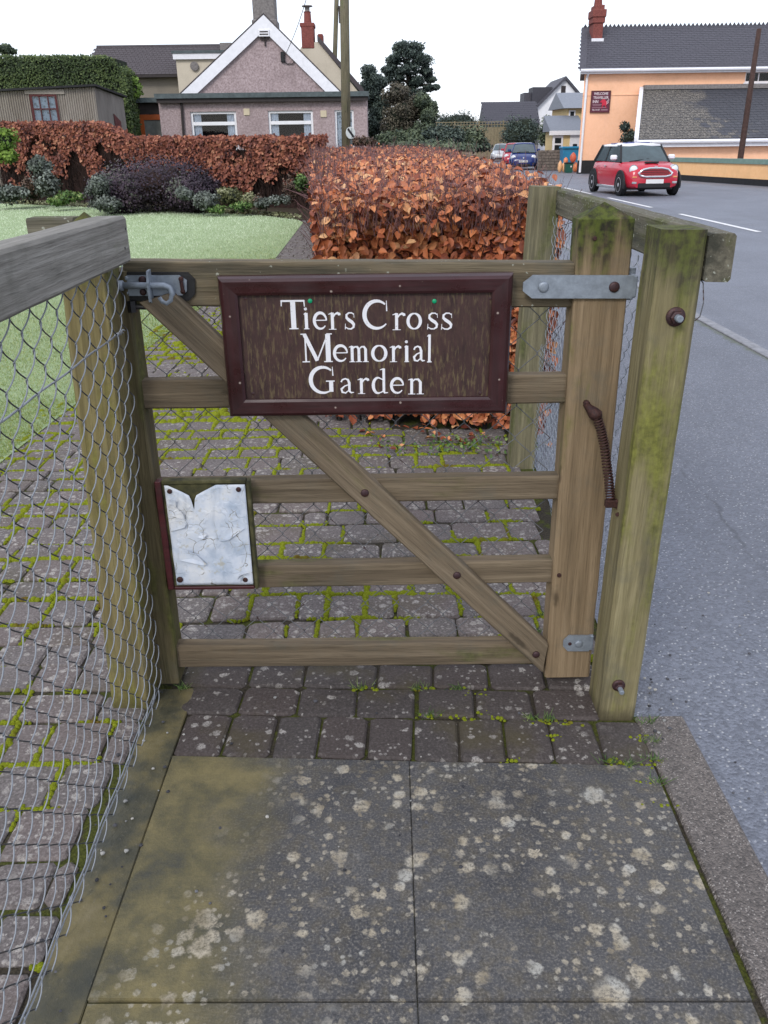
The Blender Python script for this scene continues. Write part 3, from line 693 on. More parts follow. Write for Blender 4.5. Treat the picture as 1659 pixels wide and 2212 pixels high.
obj('panel', MB().box(ix0-.004, ix1+.004, YS+.012, YS+.034, iz0-.004, iz1+.004), M['board_panel'], sign)
YP = YS+.012
def arc(cx_, cy_, rx, ry, a0, a1, n, wfun):
    return [(cx_+rx*math.cos(rad(a0+(a1-a0)*i/n)), cy_+ry*math.sin(rad(a0+(a1-a0)*i/n)), wfun(i/n)) for i in range(n+1)]
TN, TK = .055, .15
def serif(x, y, w_): return [(x-w_, y, .035), (x+w_, y, .035)]
bow = lambda f_: TN+(TK-TN)*math.sin(math.pi*f_)
tail = lambda f_: max(.045, TK*math.sin(math.pi*(.12+.80*f_)))
# glyph strokes: (x, y, width); x in box widths, y and width in box heights
GL = {
 'T': [[(.5, 0, .17), (.5, .97, .17)], serif(.5, .02, .19), [(.02, .955, .06), (.98, .955, .06)], [(.035, .98, .05), (.02, .78, .03)], [(.965, .98, .05), (.98, .76, .03)]],
 'C': [arc(.55, .5, .49, .475, 48, 318, 26, tail), [(.93, .98, .02), (.94, .62, .05)]],
 'G': [arc(.55, .5, .49, .475, 48, 306, 26, tail), [(.93, .99, .02), (.94, .66, .05)], [(.86, .06, .15), (.86, .46, .15)], [(.66, .46, .04), (1.0, .46, .04)]],
 'M': [[(.14, .02, .055), (.14, .96, .055)], [(.12, .97, .13), (.50, .05, .13)], [(.50, .05, .05), (.86, .97, .05)], [(.86, .02, .17), (.86, .97, .17)], serif(.14, .015, .12), serif(.86, .015, .14), serif(.09, .98, .09), serif(.91, .98, .09)],
 'i': [[(.5, 0, .15), (.5, .76, .15)], [(.12, .70, .03), (.5, .75, .09)], serif(.5, .02, .42), arc(.45, .945, .15, .03, 0, 360, 8, lambda f_: .07)],
 'l': [[(.55, 0, .09), (.55, .98, .09)], [(.1, .92, .02), (.55, .97, .05)], serif(.55, .015, .42)],
 'e': [arc(.5, .5, .42, .45, 2, 322, 24, lambda f_: .05+.13*math.sin(math.pi*min(1, .08+.9*f_))), [(.12, .53, .055), (.92, .53, .055)]],
 'o': [arc(.5, .5, .43, .45, 90, 270, 14, lambda f_: .07+.12*math.sin(math.pi*f_)), arc(.5, .5, .43, .45, -90, 90, 14, lambda f_: .07+.12*math.sin(math.pi*f_))],
 'r': [[(.34, 0, .17), (.34, .95, .17)], serif(.34, .02, .30), [(.04, .86, .03), (.34, .93, .10)], [(.38, .66, .06), (.55, .86, .09), (.74, .93, .13), (.90, .86, .17), (.92, .80, .12)]],
 's': [[(.88, .68, .03), (.86, .93, .03)], [(.86, .86, .05), (.68, .95, .07), (.42, .95, .08), (.22, .84, .12), (.22, .68, .15), (.42, .55, .18), (.68, .43, .18), (.84, .30, .16), (.82, .14, .12), (.60, .04, .08), (.34, .05, .07), (.12, .14, .05)], [(.10, .34, .03), (.08, .02, .05)]],
 'm': [[(.16, 0, .17), (.16, .95, .17)], [(.0, .88, .03), (.16, .93, .1)], [(.16, .76, .06), (.30, .90, .09), (.42, .90, .12), (.50, .76, .16), (.50, 0, .17)], [(.50, .76, .06), (.64, .90, .09), (.76, .90, .12), (.84, .76, .16), (.84, 0, .17)], serif(.16, .02, .15), serif(.50, .02, .15), serif(.84, .02, .15)],
 'n': [[(.22, 0, .17), (.22, .95, .17)], [(.0, .88, .03), (.22, .93, .1)], [(.22, .74, .06), (.42, .91, .09), (.62, .91, .13), (.76, .74, .17), (.76, 0, .17)], serif(.22, .02, .22), serif(.76, .02, .22)],
 'a': [[(.14, .74, .10), (.22, .88, .10), (.42, .95, .09), (.60, .88, .13), (.68, .68, .16), (.68, .16, .15), (.80, .06, .10), (.98, .08, .04)], [(.66, .58, .06), (.36, .48, .08), (.15, .30, .15), (.20, .10, .13), (.42, .05, .09), (.66, .24, .04)]],
 'd': [arc(.36, .33, .31, .30, 60, 300, 18, lambda f_: .035+.085*math.sin(math.pi*f_)), [(.72, .06, .10), (.72, .98, .10)], [(.48, .93, .02), (.72, .97, .05)], [(.50, .60, .04), (.72, .54, .04)], [(.52, .05, .04), (.72, .14, .04)], [(.72, .04, .05), (.98, .05, .03)]],
}
SIGN_TXT = [('T', 55, 268, 62, 325), ('i', 248, 305, 135, 325), ('e', 338, 465, 172, 328), ('r', 470, 582, 170, 328), ('s', 612, 712, 172, 328), ('C', 778, 1002, 68, 323), ('r', 1035, 1155, 175, 332), ('o', 1168, 1295, 178, 328), ('s', 1342, 1450, 175, 328), ('s', 1465, 1576, 175, 330),
 ('M', 232, 508, 362, 615), ('e', 515, 650, 462, 613), ('m', 655, 830, 465, 615), ('o', 855, 990, 462, 613), ('r', 1012, 1118, 465, 615), ('i', 1140, 1190, 425, 615), ('a', 1213, 1330, 468, 613), ('l', 1340, 1388, 367, 617),
 ('G', 303, 527, 655, 893), ('a', 568, 700, 755, 895), ('r', 728, 835, 752, 897), ('d', 862, 1002, 668, 897), ('e', 1020, 1145, 752, 895), ('n', 1178, 1320, 755, 900)]
def zpx(x_, y_): return ((1100+x_*.45208)*.54004, (1170+y_*.45208)*.54004)
def glyph(ch, bx0, bx1, bz0, bz1, yp, mat, parent, dirx=Vector((1, 0, 0)), org=None):
    W_, H_ = bx1-bx0, bz1-bz0; mb = MB(); k = 0
    for st_ in GL[ch]:
        P2 = [Vector((bx0+x_*W_, bz0+y_*H_)) for x_, y_, _ in st_]; ws = [q[2]*H_ for q in st_]; n = len(P2)
        L_, R_ = [], []
        for i in range(n):
            d = P2[min(i+1, n-1)]-P2[max(i-1, 0)]
            if d.length < 1e-9: d = Vector((1, 0))
            d.normalize(); nn = Vector((-d.y, d.x)); L_.append(P2[i]+nn*ws[i]/2); R_.append(P2[i]-nn*ws[i]/2)
        dp = .0007+.00012*k; k += 1
        vs = [(q.x, yp-dp, q.y) for q in L_]+[(q.x, yp-dp, q.y) for q in R_]+[(q.x, yp+.0005, q.y) for q in L_]+[(q.x, yp+.0005, q.y) for q in R_]
        fs = []
        for i in range(n-1): fs += [(i, n+i, n+i+1, i+1), (i, i+1, 2*n+i+1, 2*n+i), (n+i, 3*n+i, 3*n+i+1, n+i+1)]
        fs += [(0, 2*n, 3*n, n), (n-1, 2*n-1, 4*n-1, 3*n-1)]
        mb.add(vs, fs)
    return obj('letter', mb, mat, parent)
for ch, a, b, t0, t1 in SIGN_TXT:
    pa, pb = PY(*zpx(a, t1), YP), PY(*zpx(b, t0), YP)
    pa2, pb2 = PY(*zpx(a, t0), YP), PY(*zpx(b, t1), YP)
    glyph(ch, (pa.x+pa2.x)/2, (pb.x+pb2.x)/2, (pa.z+pb2.z)/2, (pb.z+pa2.z)/2, YP, M['letter'], sign)
M['pin'] = plain('green_pin', (.0, .30, .13), .3, .05, 10, 0, 0, .5)
for x_, y_ in [(310, 75), (1410, 77)]: domehead('push_pin', PY(*zpx(x_, y_), YP), .0055, M['pin'], sign, h=.5)
for x_, y_ in [(530, 645), (1060, 645), (547, 850), (1037, 849)]: domehead('screw', PY(x_, y_, YP), .0042, M['boltpurple'], sign, h=.25)

# ------------------------------------------------------------------ torn notice
notice = thing('notice_board', 'small framed notice with torn white peeling sheet at the latch side of the gate', 'notice', (-.46, 1.98, .3))
YN = 1.972
nc = [PY(x_, y_, YN) for x_, y_ in [(344, 1041), (541, 1037), (552, 1268), (373, 1272)]]
nx0 = (nc[0].x+nc[3].x)/2; nx1 = (nc[1].x+nc[2].x)/2; nz0 = (nc[2].z+nc[3].z)/2; nz1 = (nc[0].z+nc[1].z)/2
t = NT('notice_backing'); p = t.pos(); n = t.noise(p, 30, 5)
M['nbacking'] = t.done(t.ramp(n, [(.3, (.02, .022, .014)), (.55, (.075, .07, .03)), (.7, (.12, .11, .06))]), .8, t.bump(n, .4, .003))
M['nframe'] = paintwood('notice_frame_paint', (.055, .010, .013), .5)
obj('backing', MB().box(nx0+.004, nx1-.004, YN+.004, YN+.018, nz0+.004, nz1-.004), M['nbacking'], notice)
obj('frame_edge', MB().bbox(nx0-.012, nx0+.004, YN-.004, YN+.022, nz0-.003, nz1, .002), M['nframe'], notice)
obj('frame_edge', MB().bbox(nx1-.006, nx1+.003, YN-.004, YN+.022, nz0-.003, nz1, .002), M['nbacking'], notice)
obj('frame_edge', MB().bbox(nx0+.005, nx1-.007, YN-.003, YN+.021, nz0-.004, nz0+.005, .002), M['nframe'], notice)
obj('frame_edge', MB().bbox(nx0+.005, nx1-.007, YN-.002, YN+.022, nz1-.008, nz1+.002, .002), M['nbacking'], notice)
t = NT('peeling_sheet'); p = t.pos(); n = t.noise(p, 16, 5, .6); n2 = t.noise(p, 45, 5, .65); g_ = t.vor(t.vadd(p, t.map(t.noise(p, 14, 3, col=True), (.05,)*3)), 24, 'DISTANCE_TO_EDGE')
base = t.ramp(n, [(.3, (.36, .43, .53)), (.5, (.56, .61, .69)), (.7, (.70, .71, .72))])
base = t.mix(t.math('MULTIPLY', t.step(n2, .57, .70), .6), base, (.40, .36, .24)); base = t.mix(t.math('MULTIPLY', t.step(t.noise(t.map(p, (30, 30, 6)), 1.0, 4), .56, .70), .35), base, (.30, .34, .40))
base = t.mix(t.math('MULTIPLY', t.step(g_.outputs['Distance'], .022, .006), t.step(t.noise(p, 11, 2), .50, .58)), base, (.20, .19, .16))
M['sheet'] = t.done(base, .55, t.bump(t.math('ADD', t.math('MULTIPLY', n2, .4), t.step(t.noise(p, 13, 3), .49, .51)), .45, .002), Specular_IOR_Level=.4)
sx0, sx1, sz0, sz1 = nx0+.012, nx1-.010, nz0+.010, nz1-.011; W_, H_ = sx1-sx0, sz1-sz0
NXg, NZg = 44, 30; vs = []; fs = []
def topedge(f_):    # ragged tear: a deep notch a third of the way along the top edge
    d = abs(f_-.34); return 1.0-(.24-.14*(d/.03)) if d < .03 else 1.0-max(0, .10*(1-(d-.03)/.27))
for j in range(NZg+1):
    for i in range(NXg+1):
        fx = i/NXg; te = topedge(fx); fz = j/NZg*te
        vs.append((sx0+fx*W_, YN+.0005-.0028*mnoise.noise(Vector((fx*4, fz*5, 2)))-.004*max(0, .12-abs(fx-.34))*8*fz, sz0+fz*H_))
fs = [(j*(NXg+1)+i, j*(NXg+1)+i+1, (j+1)*(NXg+1)+i+1, (j+1)*(NXg+1)+i) for j in range(NZg) for i in range(NXg)]
mb = MB(); mb.add(vs, fs); so = obj('torn_sheet', mb, M['sheet'], notice, None, True)
md = so.modifiers.new('thickness', 'SOLIDIFY'); md.thickness = .0012; md.offset = 1
def flake(pts, lift):       # a curl of peeled paper
    P = [Vector((sx0+a*W_, YN-.004, sz0+b*H_)) for a, b in pts]; c_ = sum(P, Vector())/len(P)
    for q, l in zip(P, lift): q.y -= l
    mb = MB(); mb.add(P+[c_+Vector((0, -.001, 0))], [(i, (i+1) % len(P), len(P)) for i in range(len(P))]); o = obj('paper_flake', mb, M['sheet'], so); m_ = o.modifiers.new('t', 'SOLIDIFY'); m_.thickness = .0008
flake([(.02, .56), (.20, .60), (.23, .64), (.14, .66), (.03, .65)], [.001, .004, .005, .002, .001])
flake([(.10, .40), (.30, .33), (.43, .23), (.38, .22), (.20, .25), (.08, .27)], [.001, .002, .005, .006, .004, .001])
flake([(.02, .72), (.05, .87), (.13, .88), (.12, .80), (.20, .74), (.22, .68)], [.001, .006, .007, .002, .004, .005])
flake([(.34, .50), (.42, .49), (.47, .53), (.40, .55)], [.002, .006, .004, .001])
flake([(.60, .46), (.74, .47), (.95, .58), (.80, .60), (.66, .55)], [.003, .004, .001, .001, .002])
flake([(.80, .06), (.84, .12), (.97, .15), (.90, .14), (.83, .03)], [.003, .010, .010, .004, .001])
for a, b, r_ in [(.06, .945, .0065), (.915, .955, .0065), (.05, .06, .0085), (.90, .05, .007)]:
    domehead('screw', (sx0+a*W_, YN-.002, sz0+b*H_), r_, M['rust'], notice, h=.4)

# ------------------------------------------------------------------ gate closing spring
spring = thing('gate_spring', 'rusty coiled gate closing spring between gate and post', 'spring', (.56, 1.95, .55))
sp = [PY(1288, 897, 1.955), PY(1299, 930, 1.945), PY(1306, 965, 1.935), PY(1311, 1005, 1.925), PY(1316, 1045, 1.915), PY(1319, 1080, 1.905)]
sp = [Vector(q) for q in sp]
def spline(pts, n):
    out = []
    for i in range(n+1):
        f_ = i/n*(len(pts)-1); k = min(int(f_), len(pts)-2); a = pts[k].lerp(pts[k+1], f_-k); out.append(a)
    return out
cl = spline(sp, 420); turns = 30; hp = []
for i, c_ in enumerate(cl):
    d = (cl[min(i+1, 420)]-cl[max(i-1, 0)]).normalized(); u = d.cross(Vector((0, 1, 0))).normalized(); v = d.cross(u); a = 2*math.pi*turns*i/420
    hp.append(c_+(u*math.cos(a)+v*math.sin(a))*.0098)
obj('coil', MB().tube(hp, .0026, 6), M['rust'], spring, None, True)
t0 = PY(1264, 872, 1.978); t1 = sp[0]
obj('top_bracket', MB().tube([t0, t0.lerp(t1, .35), t0.lerp(t1, .7), t1, sp[1].lerp(t1, .8)], [.007, .010, .015, .017, .013], 8).tube([t0+Vector((.004, .012, 0)), t0+Vector((.004, -.006, 0))], .008, 8), M['rust'], spring, None, True)
b0 = sp[-1]; b1 = PY(1330, 1112, 1.875); b1.x = .577
obj('bottom_bracket', MB().bbox(b0.x-.014, b0.x+.020, b0.y-.010, b0.y+.006, b0.z-.018, b0.z+.002, .002).tube([b0+Vector((.016, 0, -.006)), b0+Vector((.024, -.012, -.03)), b1], [.007, .007, .005], 6), M['rust'], spring)

# ------------------------------------------------------------------ fence on the road side (carries the gate)
fr = thing('roadside_fence', 'green-stained post and top rail fence with wire netting beside the tarmac', 'fence', (.66, 1.9, 0))
plank('post', (.620, 1.885, -.10), (.640, 1.885, 1.252), .098, .122, (1, 0, 0), M['w_post'], fr, c=.008)
plank('post', (.664, 3.79, -.1), (.702, 3.79, 1.255), .118, .115, (1, 0, 0), M['w_post_f'], fr, c=.005)
plank('rail', (.720, 1.826, 1.194), (.776, 3.86, 1.194), .100, .058, (0, 0, 1), M['w_mossy'], fr, c=.006)
def along(P0, P1):
    P0, P1 = Vector(P0), Vector(P1); d = (P1-P0); L = d.length; d.normalize(); nn = Vector((-d.y, d.x, 0))
    return (lambda u, v, w_: P0+d*u+nn*w_+Vector((0, 0, v))), L
f3, L = along((.695, 1.955, 0), (.735, 3.74, 0))
chainlink('wire_netting', fr, .0, L, .02, 1.15, f3, D=.08, r=.0012, a=.006, mat='wire')
f3, L = along((.700, 3.0, 0), (.748, 4.6, 0))
chainlink('rabbit_netting', fr, .0, L, .0, .62, lambda u, v, w_: f3(u, v, w_+.014*mnoise.noise(Vector((u*5, v*6, 0)))), D=.05, r=.0007, a=.006, mat='galv', k=4)
nutbolt(PY(1459, 684, 1.823), .021, .030, fr); nutbolt(PY(1336, 1480, 1.823), .017, .034, fr)
obj('loose_wire', MB().tube([(.690, 1.88, 1.16), (.697, 1.84, 1.14), (.700, 1.83, 1.10), (.697, 1.832, 1.07), (.688, 1.835, 1.06)], .0014, 5), M['wire_dark'], fr)

# ------------------------------------------------------------------ fence on the lawn side (latch post, rail, netting)
fl_ = thing('lawnside_fence', 'weathered grey top rail over sagging chain-link netting and olive latch post', 'fence', (-.68, 1.9, 0))
plank('post', (-.715, 1.945, -.1), (-.655, 1.945, 1.245), .104, .104, (1, 0, 0), M['w_post_l'], fl_, c=.006, point=.05)
plank('rail', (-.585, 1.905, 1.240), (-.585, .25, 1.236), .097, .066, (0, 0, 1), M['w_grey'], fl_, c=.006)
plank('rail', (-.700, 2.028, 1.236), (PY(69, 490, 2.03).x, 2.03, 1.236), .085, .058, (0, 0, 1), M['w_mossy'], fl_, c=.005)
domehead('nail', PX(271, 494, -.5515), .003, M['black_iron'], fl_, (1, 0, 0)); domehead('nail', PX(270, 536, -.5515), .003, M['black_iron'], fl_, (1, 0, 0))
def lm(u, v, w_):          # netting sags and waves a little; foot kicked in towards the path
    y_ = 1.905-u; b_ = .010*mnoise.noise(Vector((u*2.2, v*2.0, 3.1)))
    return Vector((-.646+.048*v-w_+b_+.010*max(0, .3-v)/.3, y_, v+.006*math.sin(u*7)))
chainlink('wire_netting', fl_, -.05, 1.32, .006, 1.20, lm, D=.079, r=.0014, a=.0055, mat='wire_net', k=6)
def lw(z, n=24, dx=.0): return [Vector((-.646+.048*z+dx+.002*math.sin(i*1.3), 1.90-i*(1.35/n), z-.006*math.sin(math.pi*i/n))) for i in range(n+1)]
obj('line_wire', MB().tube(lw(1.035, dx=-.006), .0020, 6), M['wire'], fl_, None, True)
tw = [Vector((-.598+.004*math.cos(i*1.5), 1.93-i*.004, 1.035+.004*math.sin(i*1.5))) for i in range(16)]
obj('wire_tie', MB().tube(tw, .0016, 5), M['wire'], fl_, None, True)
obj('line_wire', MB().tube(lw(.062, dx=.010), .0018, 6), M['wire'], fl_, None, True)
obj('line_wire', MB().tube(lw(.056, dx=.014), .0018, 6), M['wire'], fl_, None, True)
# ------------------------------------------------------------------ foliage materials
def m_leaf(name, stops, rough=.6, transl=.0):
    t = NT(name); a = t.attr(); n = t.noise(t.pos(), 60, 3)
    f_ = t.math('ADD', a, t.math('MULTIPLY', t.math('SUBTRACT', n, .5), .25), clamp=True)
    return t.done(t.ramp(f_, stops), rough, None, Specular_IOR_Level=.3)
M['beech'] = m_leaf('copper_beech_leaf', [(.0, (.085, .022, .016)), (.25, (.27, .075, .036)), (.55, (.50, .165, .068)), (.8, (.64, .27, .115)), (1, (.68, .40, .20))], .42)
M['beech_far'] = m_leaf('distant_beech_leaf', [(.0, (.050, .020, .020)), (.4, (.19, .062, .042)), (.8, (.36, .135, .080)), (1, (.44, .22, .13))], .6)
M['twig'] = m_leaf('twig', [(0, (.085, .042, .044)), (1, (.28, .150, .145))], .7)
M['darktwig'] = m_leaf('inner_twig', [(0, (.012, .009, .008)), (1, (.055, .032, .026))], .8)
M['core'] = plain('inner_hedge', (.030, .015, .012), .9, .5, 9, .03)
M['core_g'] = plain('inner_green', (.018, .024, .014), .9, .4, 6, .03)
M['yew'] = m_leaf('clipped_green', [(0, (.018, .032, .012)), (.5, (.055, .085, .026)), (1, (.14, .18, .06))])
M['heath'] = m_leaf('heather', [(0, (.018, .013, .020)), (.6, (.055, .036, .055)), (.85, (.09, .065, .075)), (1, (.10, .11, .085))])
M['greyg'] = m_leaf('grey_foliage', [(0, (.045, .052, .045)), (.6, (.115, .135, .112)), (1, (.22, .245, .215))])
M['fern'] = m_leaf('fresh_green', [(0, (.035, .07, .018)), (.6, (.09, .17, .04)), (1, (.22, .28, .09))])
M['olive'] = m_leaf('olive_herb', [(0, (.06, .065, .025)), (.6, (.15, .16, .07)), (1, (.30, .30, .18))])
M['conif'] = m_leaf('bright_conifer', [(0, (.07, .14, .02)), (1, (.26, .38, .07))])
M['brownveg'] = m_leaf('winter_brown', [(0, (.045, .030, .022)), (1, (.15, .095, .065))])
M['darktree'] = m_leaf('dark_evergreen', [(0, (.020, .031, .029)), (.5, (.050, .073, .062)), (1, (.10, .13, .10))])
M['midtree'] = m_leaf('mid_evergreen', [(0, (.030, .045, .032)), (.5, (.080, .108, .066)), (1, (.15, .185, .105))])
M['bare'] = m_leaf('bare_branches', [(0, (.055, .045, .045)), (1, (.12, .10, .095))])
M['bark'] = plain('bark', (.07, .055, .045), .9, .3, 14, .02)

# ------------------------------------------------------------------ copper beech hedge by the gate
def ztop(y): return np.interp(y, [4.2, 8, 28], [1.19, 1.24, 1.36])
def hn(p, s_): return np.array([mnoise.noise(Vector((float(q[0])*s_, float(q[1])*s_, float(q[2])*s_))) for q in p])
hedge = thing('beech_hedge', 'clipped copper-leaved beech hedge standing between path and road', 'hedge', (.2, 4.5, 0))
def face_pts(n, kind, y0=4.2, y1=8):
    if kind == 'front':
        f_ = RNG.random(n); z = RNG.uniform(.03, 1.0, n)**.8; d = RNG.exponential(.06, n)
        x = -.34+f_*1.20; y = 4.52-.36*f_+d; zz = z*1.2-.03*RNG.random(n)
        P = np.stack([x, y, zz], 1); N = np.tile([-.1, -1, .25], (n, 1))
    elif kind == 'left':
        y = y0+(y1-y0)*RNG.random(n); z = RNG.uniform(.04, 1, n)**.85; d = RNG.exponential(.05, n)
        x = np.array([xhl(q) for q in y])+d; P = np.stack([x, y+.2, z*ztop(y)], 1); N = np.tile([-1, -.3, .25], (n, 1))
    elif kind == 'right':
        y = y0+(y1-y0)*RNG.random(n); z = RNG.uniform(.05, 1, n); d = RNG.exponential(.05, n)
        x = np.array([xhr(q) for q in y])-d; P = np.stack([x, y, z*ztop(y)], 1); N = np.tile([1, -.2, .2], (n, 1))
    else:
        y = y0+(y1-y0)*RNG.random(n); f_ = RNG.random(n); a = np.array([xhl(q) for q in y]); b = np.array([xhr(q) for q in y])
        x = a+(b-a)*f_; P = np.stack([x, y, ztop(y)-RNG.exponential(.05, n)+.035*RNG.normal(size=n)], 1); N = np.tile([0, -.45, 1], (n, 1))
    P[:, :2] += .035*np.stack([hn(P, 3.1), hn(P+9, 3.1)], 1)
    return P, N
sets = [('front', 7600, 4.2, 8), ('left', 2400, 4.5, 7.5), ('left', 3400, 7.5, 20), ('right', 2200, 4.1, 9), ('top', 4600, 4.2, 5.4), ('top', 6500, 5.4, 9), ('top', 5200, 9, 28)]
LP, LN, LS = [], [], []
for kind, n, y0, y1 in sets:
    P, N = face_pts(n, kind, y0, y1); LP.append(P); LN.append(N)
    LS.append(RNG.uniform(.034, .062, n)*(1.0 if y1 < 9.5 else 1.35)*(.95 if kind == 'top' else 1))
LP = np.concatenate(LP); LN = np.concatenate(LN); LS = np.concatenate(LS)
tint = np.clip(.47+.42*hn(LP, 4.0)+.23*RNG.normal(size=len(LP)), 0, 1)
nf = sets[0][1]
# the biggest outermost leaves of the face that looks at the gate are leaves of their own
depth = LP[:nf, 1]-(4.52-.36*(LP[:nf, 0]+.34)/1.20)
score = LS[:nf]-depth*.8+(LP[:nf, 2] > .5)*.01
pick = np.argsort(-score)[:298]; keep = np.ones(len(LP), bool); keep[pick] = False
_, _, _, fr_ = leaves(LP[pick], LS[pick]*1.12, LN[pick], .7, tint[pick], spread=.75)
lm_ = []
for k in range(10):
    v = LEAF_V.copy(); v[:, 2] *= 1.4*random.uniform(.3, 2.4); v[:, 1] *= random.uniform(.85, 1.15); v[4, 1] = random.uniform(-.1, .1); v[2, 1] *= 1.08
    lm_.append(npmesh('leaf', v, LEAF_F, np.full(9, min(1, max(0, .12+k*.095))), M['beech']))
for i in range(len(pick)):
    p_, t_, b_, n_, s_ = (q[i] for q in fr_)
    m = Matrix([[t_[0]*s_, b_[0]*s_, n_[0]*s_, p_[0]], [t_[1]*s_, b_[1]*s_, n_[1]*s_, p_[1]-.012], [t_[2]*s_, b_[2]*s_, n_[2]*s_, p_[2]], [0, 0, 0, 1]])
    link('leaf', lm_[min(9, int(tint[pick][i]*9.99))], hedge, m)
lv = leaves(LP[keep], LS[keep], LN[keep], .7, tint[keep], spread=.8)
tag(link('foliage', npmesh('foliage', *lv[:3], M['beech']), hedge), kind='stuff')
# bare shoots above the clipped top
n = 6000; y_ = 4.2+23.5*RNG.random(n)**1.9; f_ = RNG.random(n); xa = np.array([xhl(q) for q in y_]); xb = np.array([xhr(q) for q in y_])
a = np.stack([xa+(xb-xa)*f_, y_, ztop(y_)-.13+.03*RNG.normal(size=n)], 1)
d = np.stack([RNG.normal(0, .35, n), RNG.normal(0, .35, n), np.ones(n)], 1); ln_ = RNG.uniform(.09, .25, n)*np.where(RNG.random(n) < .06, 1.5, 1)
b = a+unit(d)*ln_[:, None]; th = .0017*np.clip(y_/7, 1, 2.6)
s1 = sticks(a, b, th, th*.5)
c0 = a+(b-a)*RNG.uniform(.4, .8, (n, 1)); d2 = unit(d+RNG.normal(0, .7, (n, 3))); s2 = sticks(c0, c0+d2*RNG.uniform(.03, .09, (n, 1)), th*.7, th*.4)
# darker inner branching seen through the sides
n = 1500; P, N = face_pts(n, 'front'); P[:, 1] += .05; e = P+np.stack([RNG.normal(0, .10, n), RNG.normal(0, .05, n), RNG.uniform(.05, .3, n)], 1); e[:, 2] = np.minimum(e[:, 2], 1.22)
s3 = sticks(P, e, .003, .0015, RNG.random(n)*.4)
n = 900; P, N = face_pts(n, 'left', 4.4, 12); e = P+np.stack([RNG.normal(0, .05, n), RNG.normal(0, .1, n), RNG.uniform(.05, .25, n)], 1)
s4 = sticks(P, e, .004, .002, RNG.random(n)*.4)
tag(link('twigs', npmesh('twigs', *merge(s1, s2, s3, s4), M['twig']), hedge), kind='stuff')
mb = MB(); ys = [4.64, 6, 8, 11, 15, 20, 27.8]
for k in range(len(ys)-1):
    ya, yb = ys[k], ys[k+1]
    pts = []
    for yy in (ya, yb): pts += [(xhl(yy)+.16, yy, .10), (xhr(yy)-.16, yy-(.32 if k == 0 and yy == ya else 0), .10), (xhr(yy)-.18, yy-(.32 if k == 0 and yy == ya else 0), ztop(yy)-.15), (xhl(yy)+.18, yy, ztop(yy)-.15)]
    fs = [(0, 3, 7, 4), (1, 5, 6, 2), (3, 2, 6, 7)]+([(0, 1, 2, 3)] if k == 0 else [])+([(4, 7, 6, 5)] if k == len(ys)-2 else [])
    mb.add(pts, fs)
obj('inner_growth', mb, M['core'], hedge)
n = 45; P = np.stack([RNG.normal(.35, .25, n), RNG.uniform(3.95, 4.5, n), RNG.uniform(.004, .02, n)], 1)
tag(link('fallen_leaves', npmesh('fallen_leaves', *leaves(P, RNG.uniform(.03, .06, n), np.tile([0, 0, 1.], (n, 1)), 0, None, spread=.3)[:3], M['beech'])), 'fallen copper beech leaves lying at the foot of the hedge', 'leaves', kind='stuff')
for k in range(7):
    x = -.25+k*.16; y_ = 4.55-.3*(x+.4)/1.3; mb = MB(); mb.tube([(x, y_, -.05), (x+.02, y_+.03, .12), (x-.03+random.uniform(-.05, .05), y_+.10, .35)], [.016, .013, .008], 6)
    obj('stem', mb, M['darktwig'], hedge)
# weeds at the hedge foot
def tuft(n, P0, sp_, h0, h1, mat, name, label, cat, leaf=.03):
    a = np.stack([RNG.normal(P0[0], sp_[0], n), RNG.normal(P0[1], sp_[1], n), RNG.uniform(h0, h1, n)], 1)
    v = leaves(a, RNG.uniform(.6, 1.3, n)*leaf, np.tile([0, -.3, 1.], (n, 1)), 0, spread=.9)
    return tag(link(name, npmesh(name, *v[:3], M[mat])), label, cat, kind='stuff')
tuft(260, (.40, 4.02), (.20, .07), .0, .03, 'fern', 'weeds', 'low green weeds growing at the foot of the beech hedge', 'weeds', .020)
gv = []
for px_, py_ in [(1410, 1600), (1400, 1560), (1415, 1640), (1420, 1690), (1150, 1553), (1185, 1553), (1315, 1645), (1363, 1652), (925, 1545), (780, 1486), (990, 1488), (905, 1486), (1175, 1330), (1160, 1365), (395, 1485)]:
    c_ = G(px_, py_); n = 26; a = np.tile([c_.x, c_.y, -.002], (n, 1))+np.stack([RNG.normal(0, .012, n), RNG.normal(0, .006, n), np.zeros(n)], 1)
    e = a+np.stack([RNG.normal(0, .010, n), RNG.normal(0, .010, n), RNG.uniform(.006, .020, n)], 1); gv.append(sticks(a, e, .0011, .0003))
tag(link('weed_sprouts', npmesh('weed_sprouts', *merge(*gv), M['fern'])), 'tiny green sprouts in the joints beside the gate posts', 'weeds', kind='stuff')

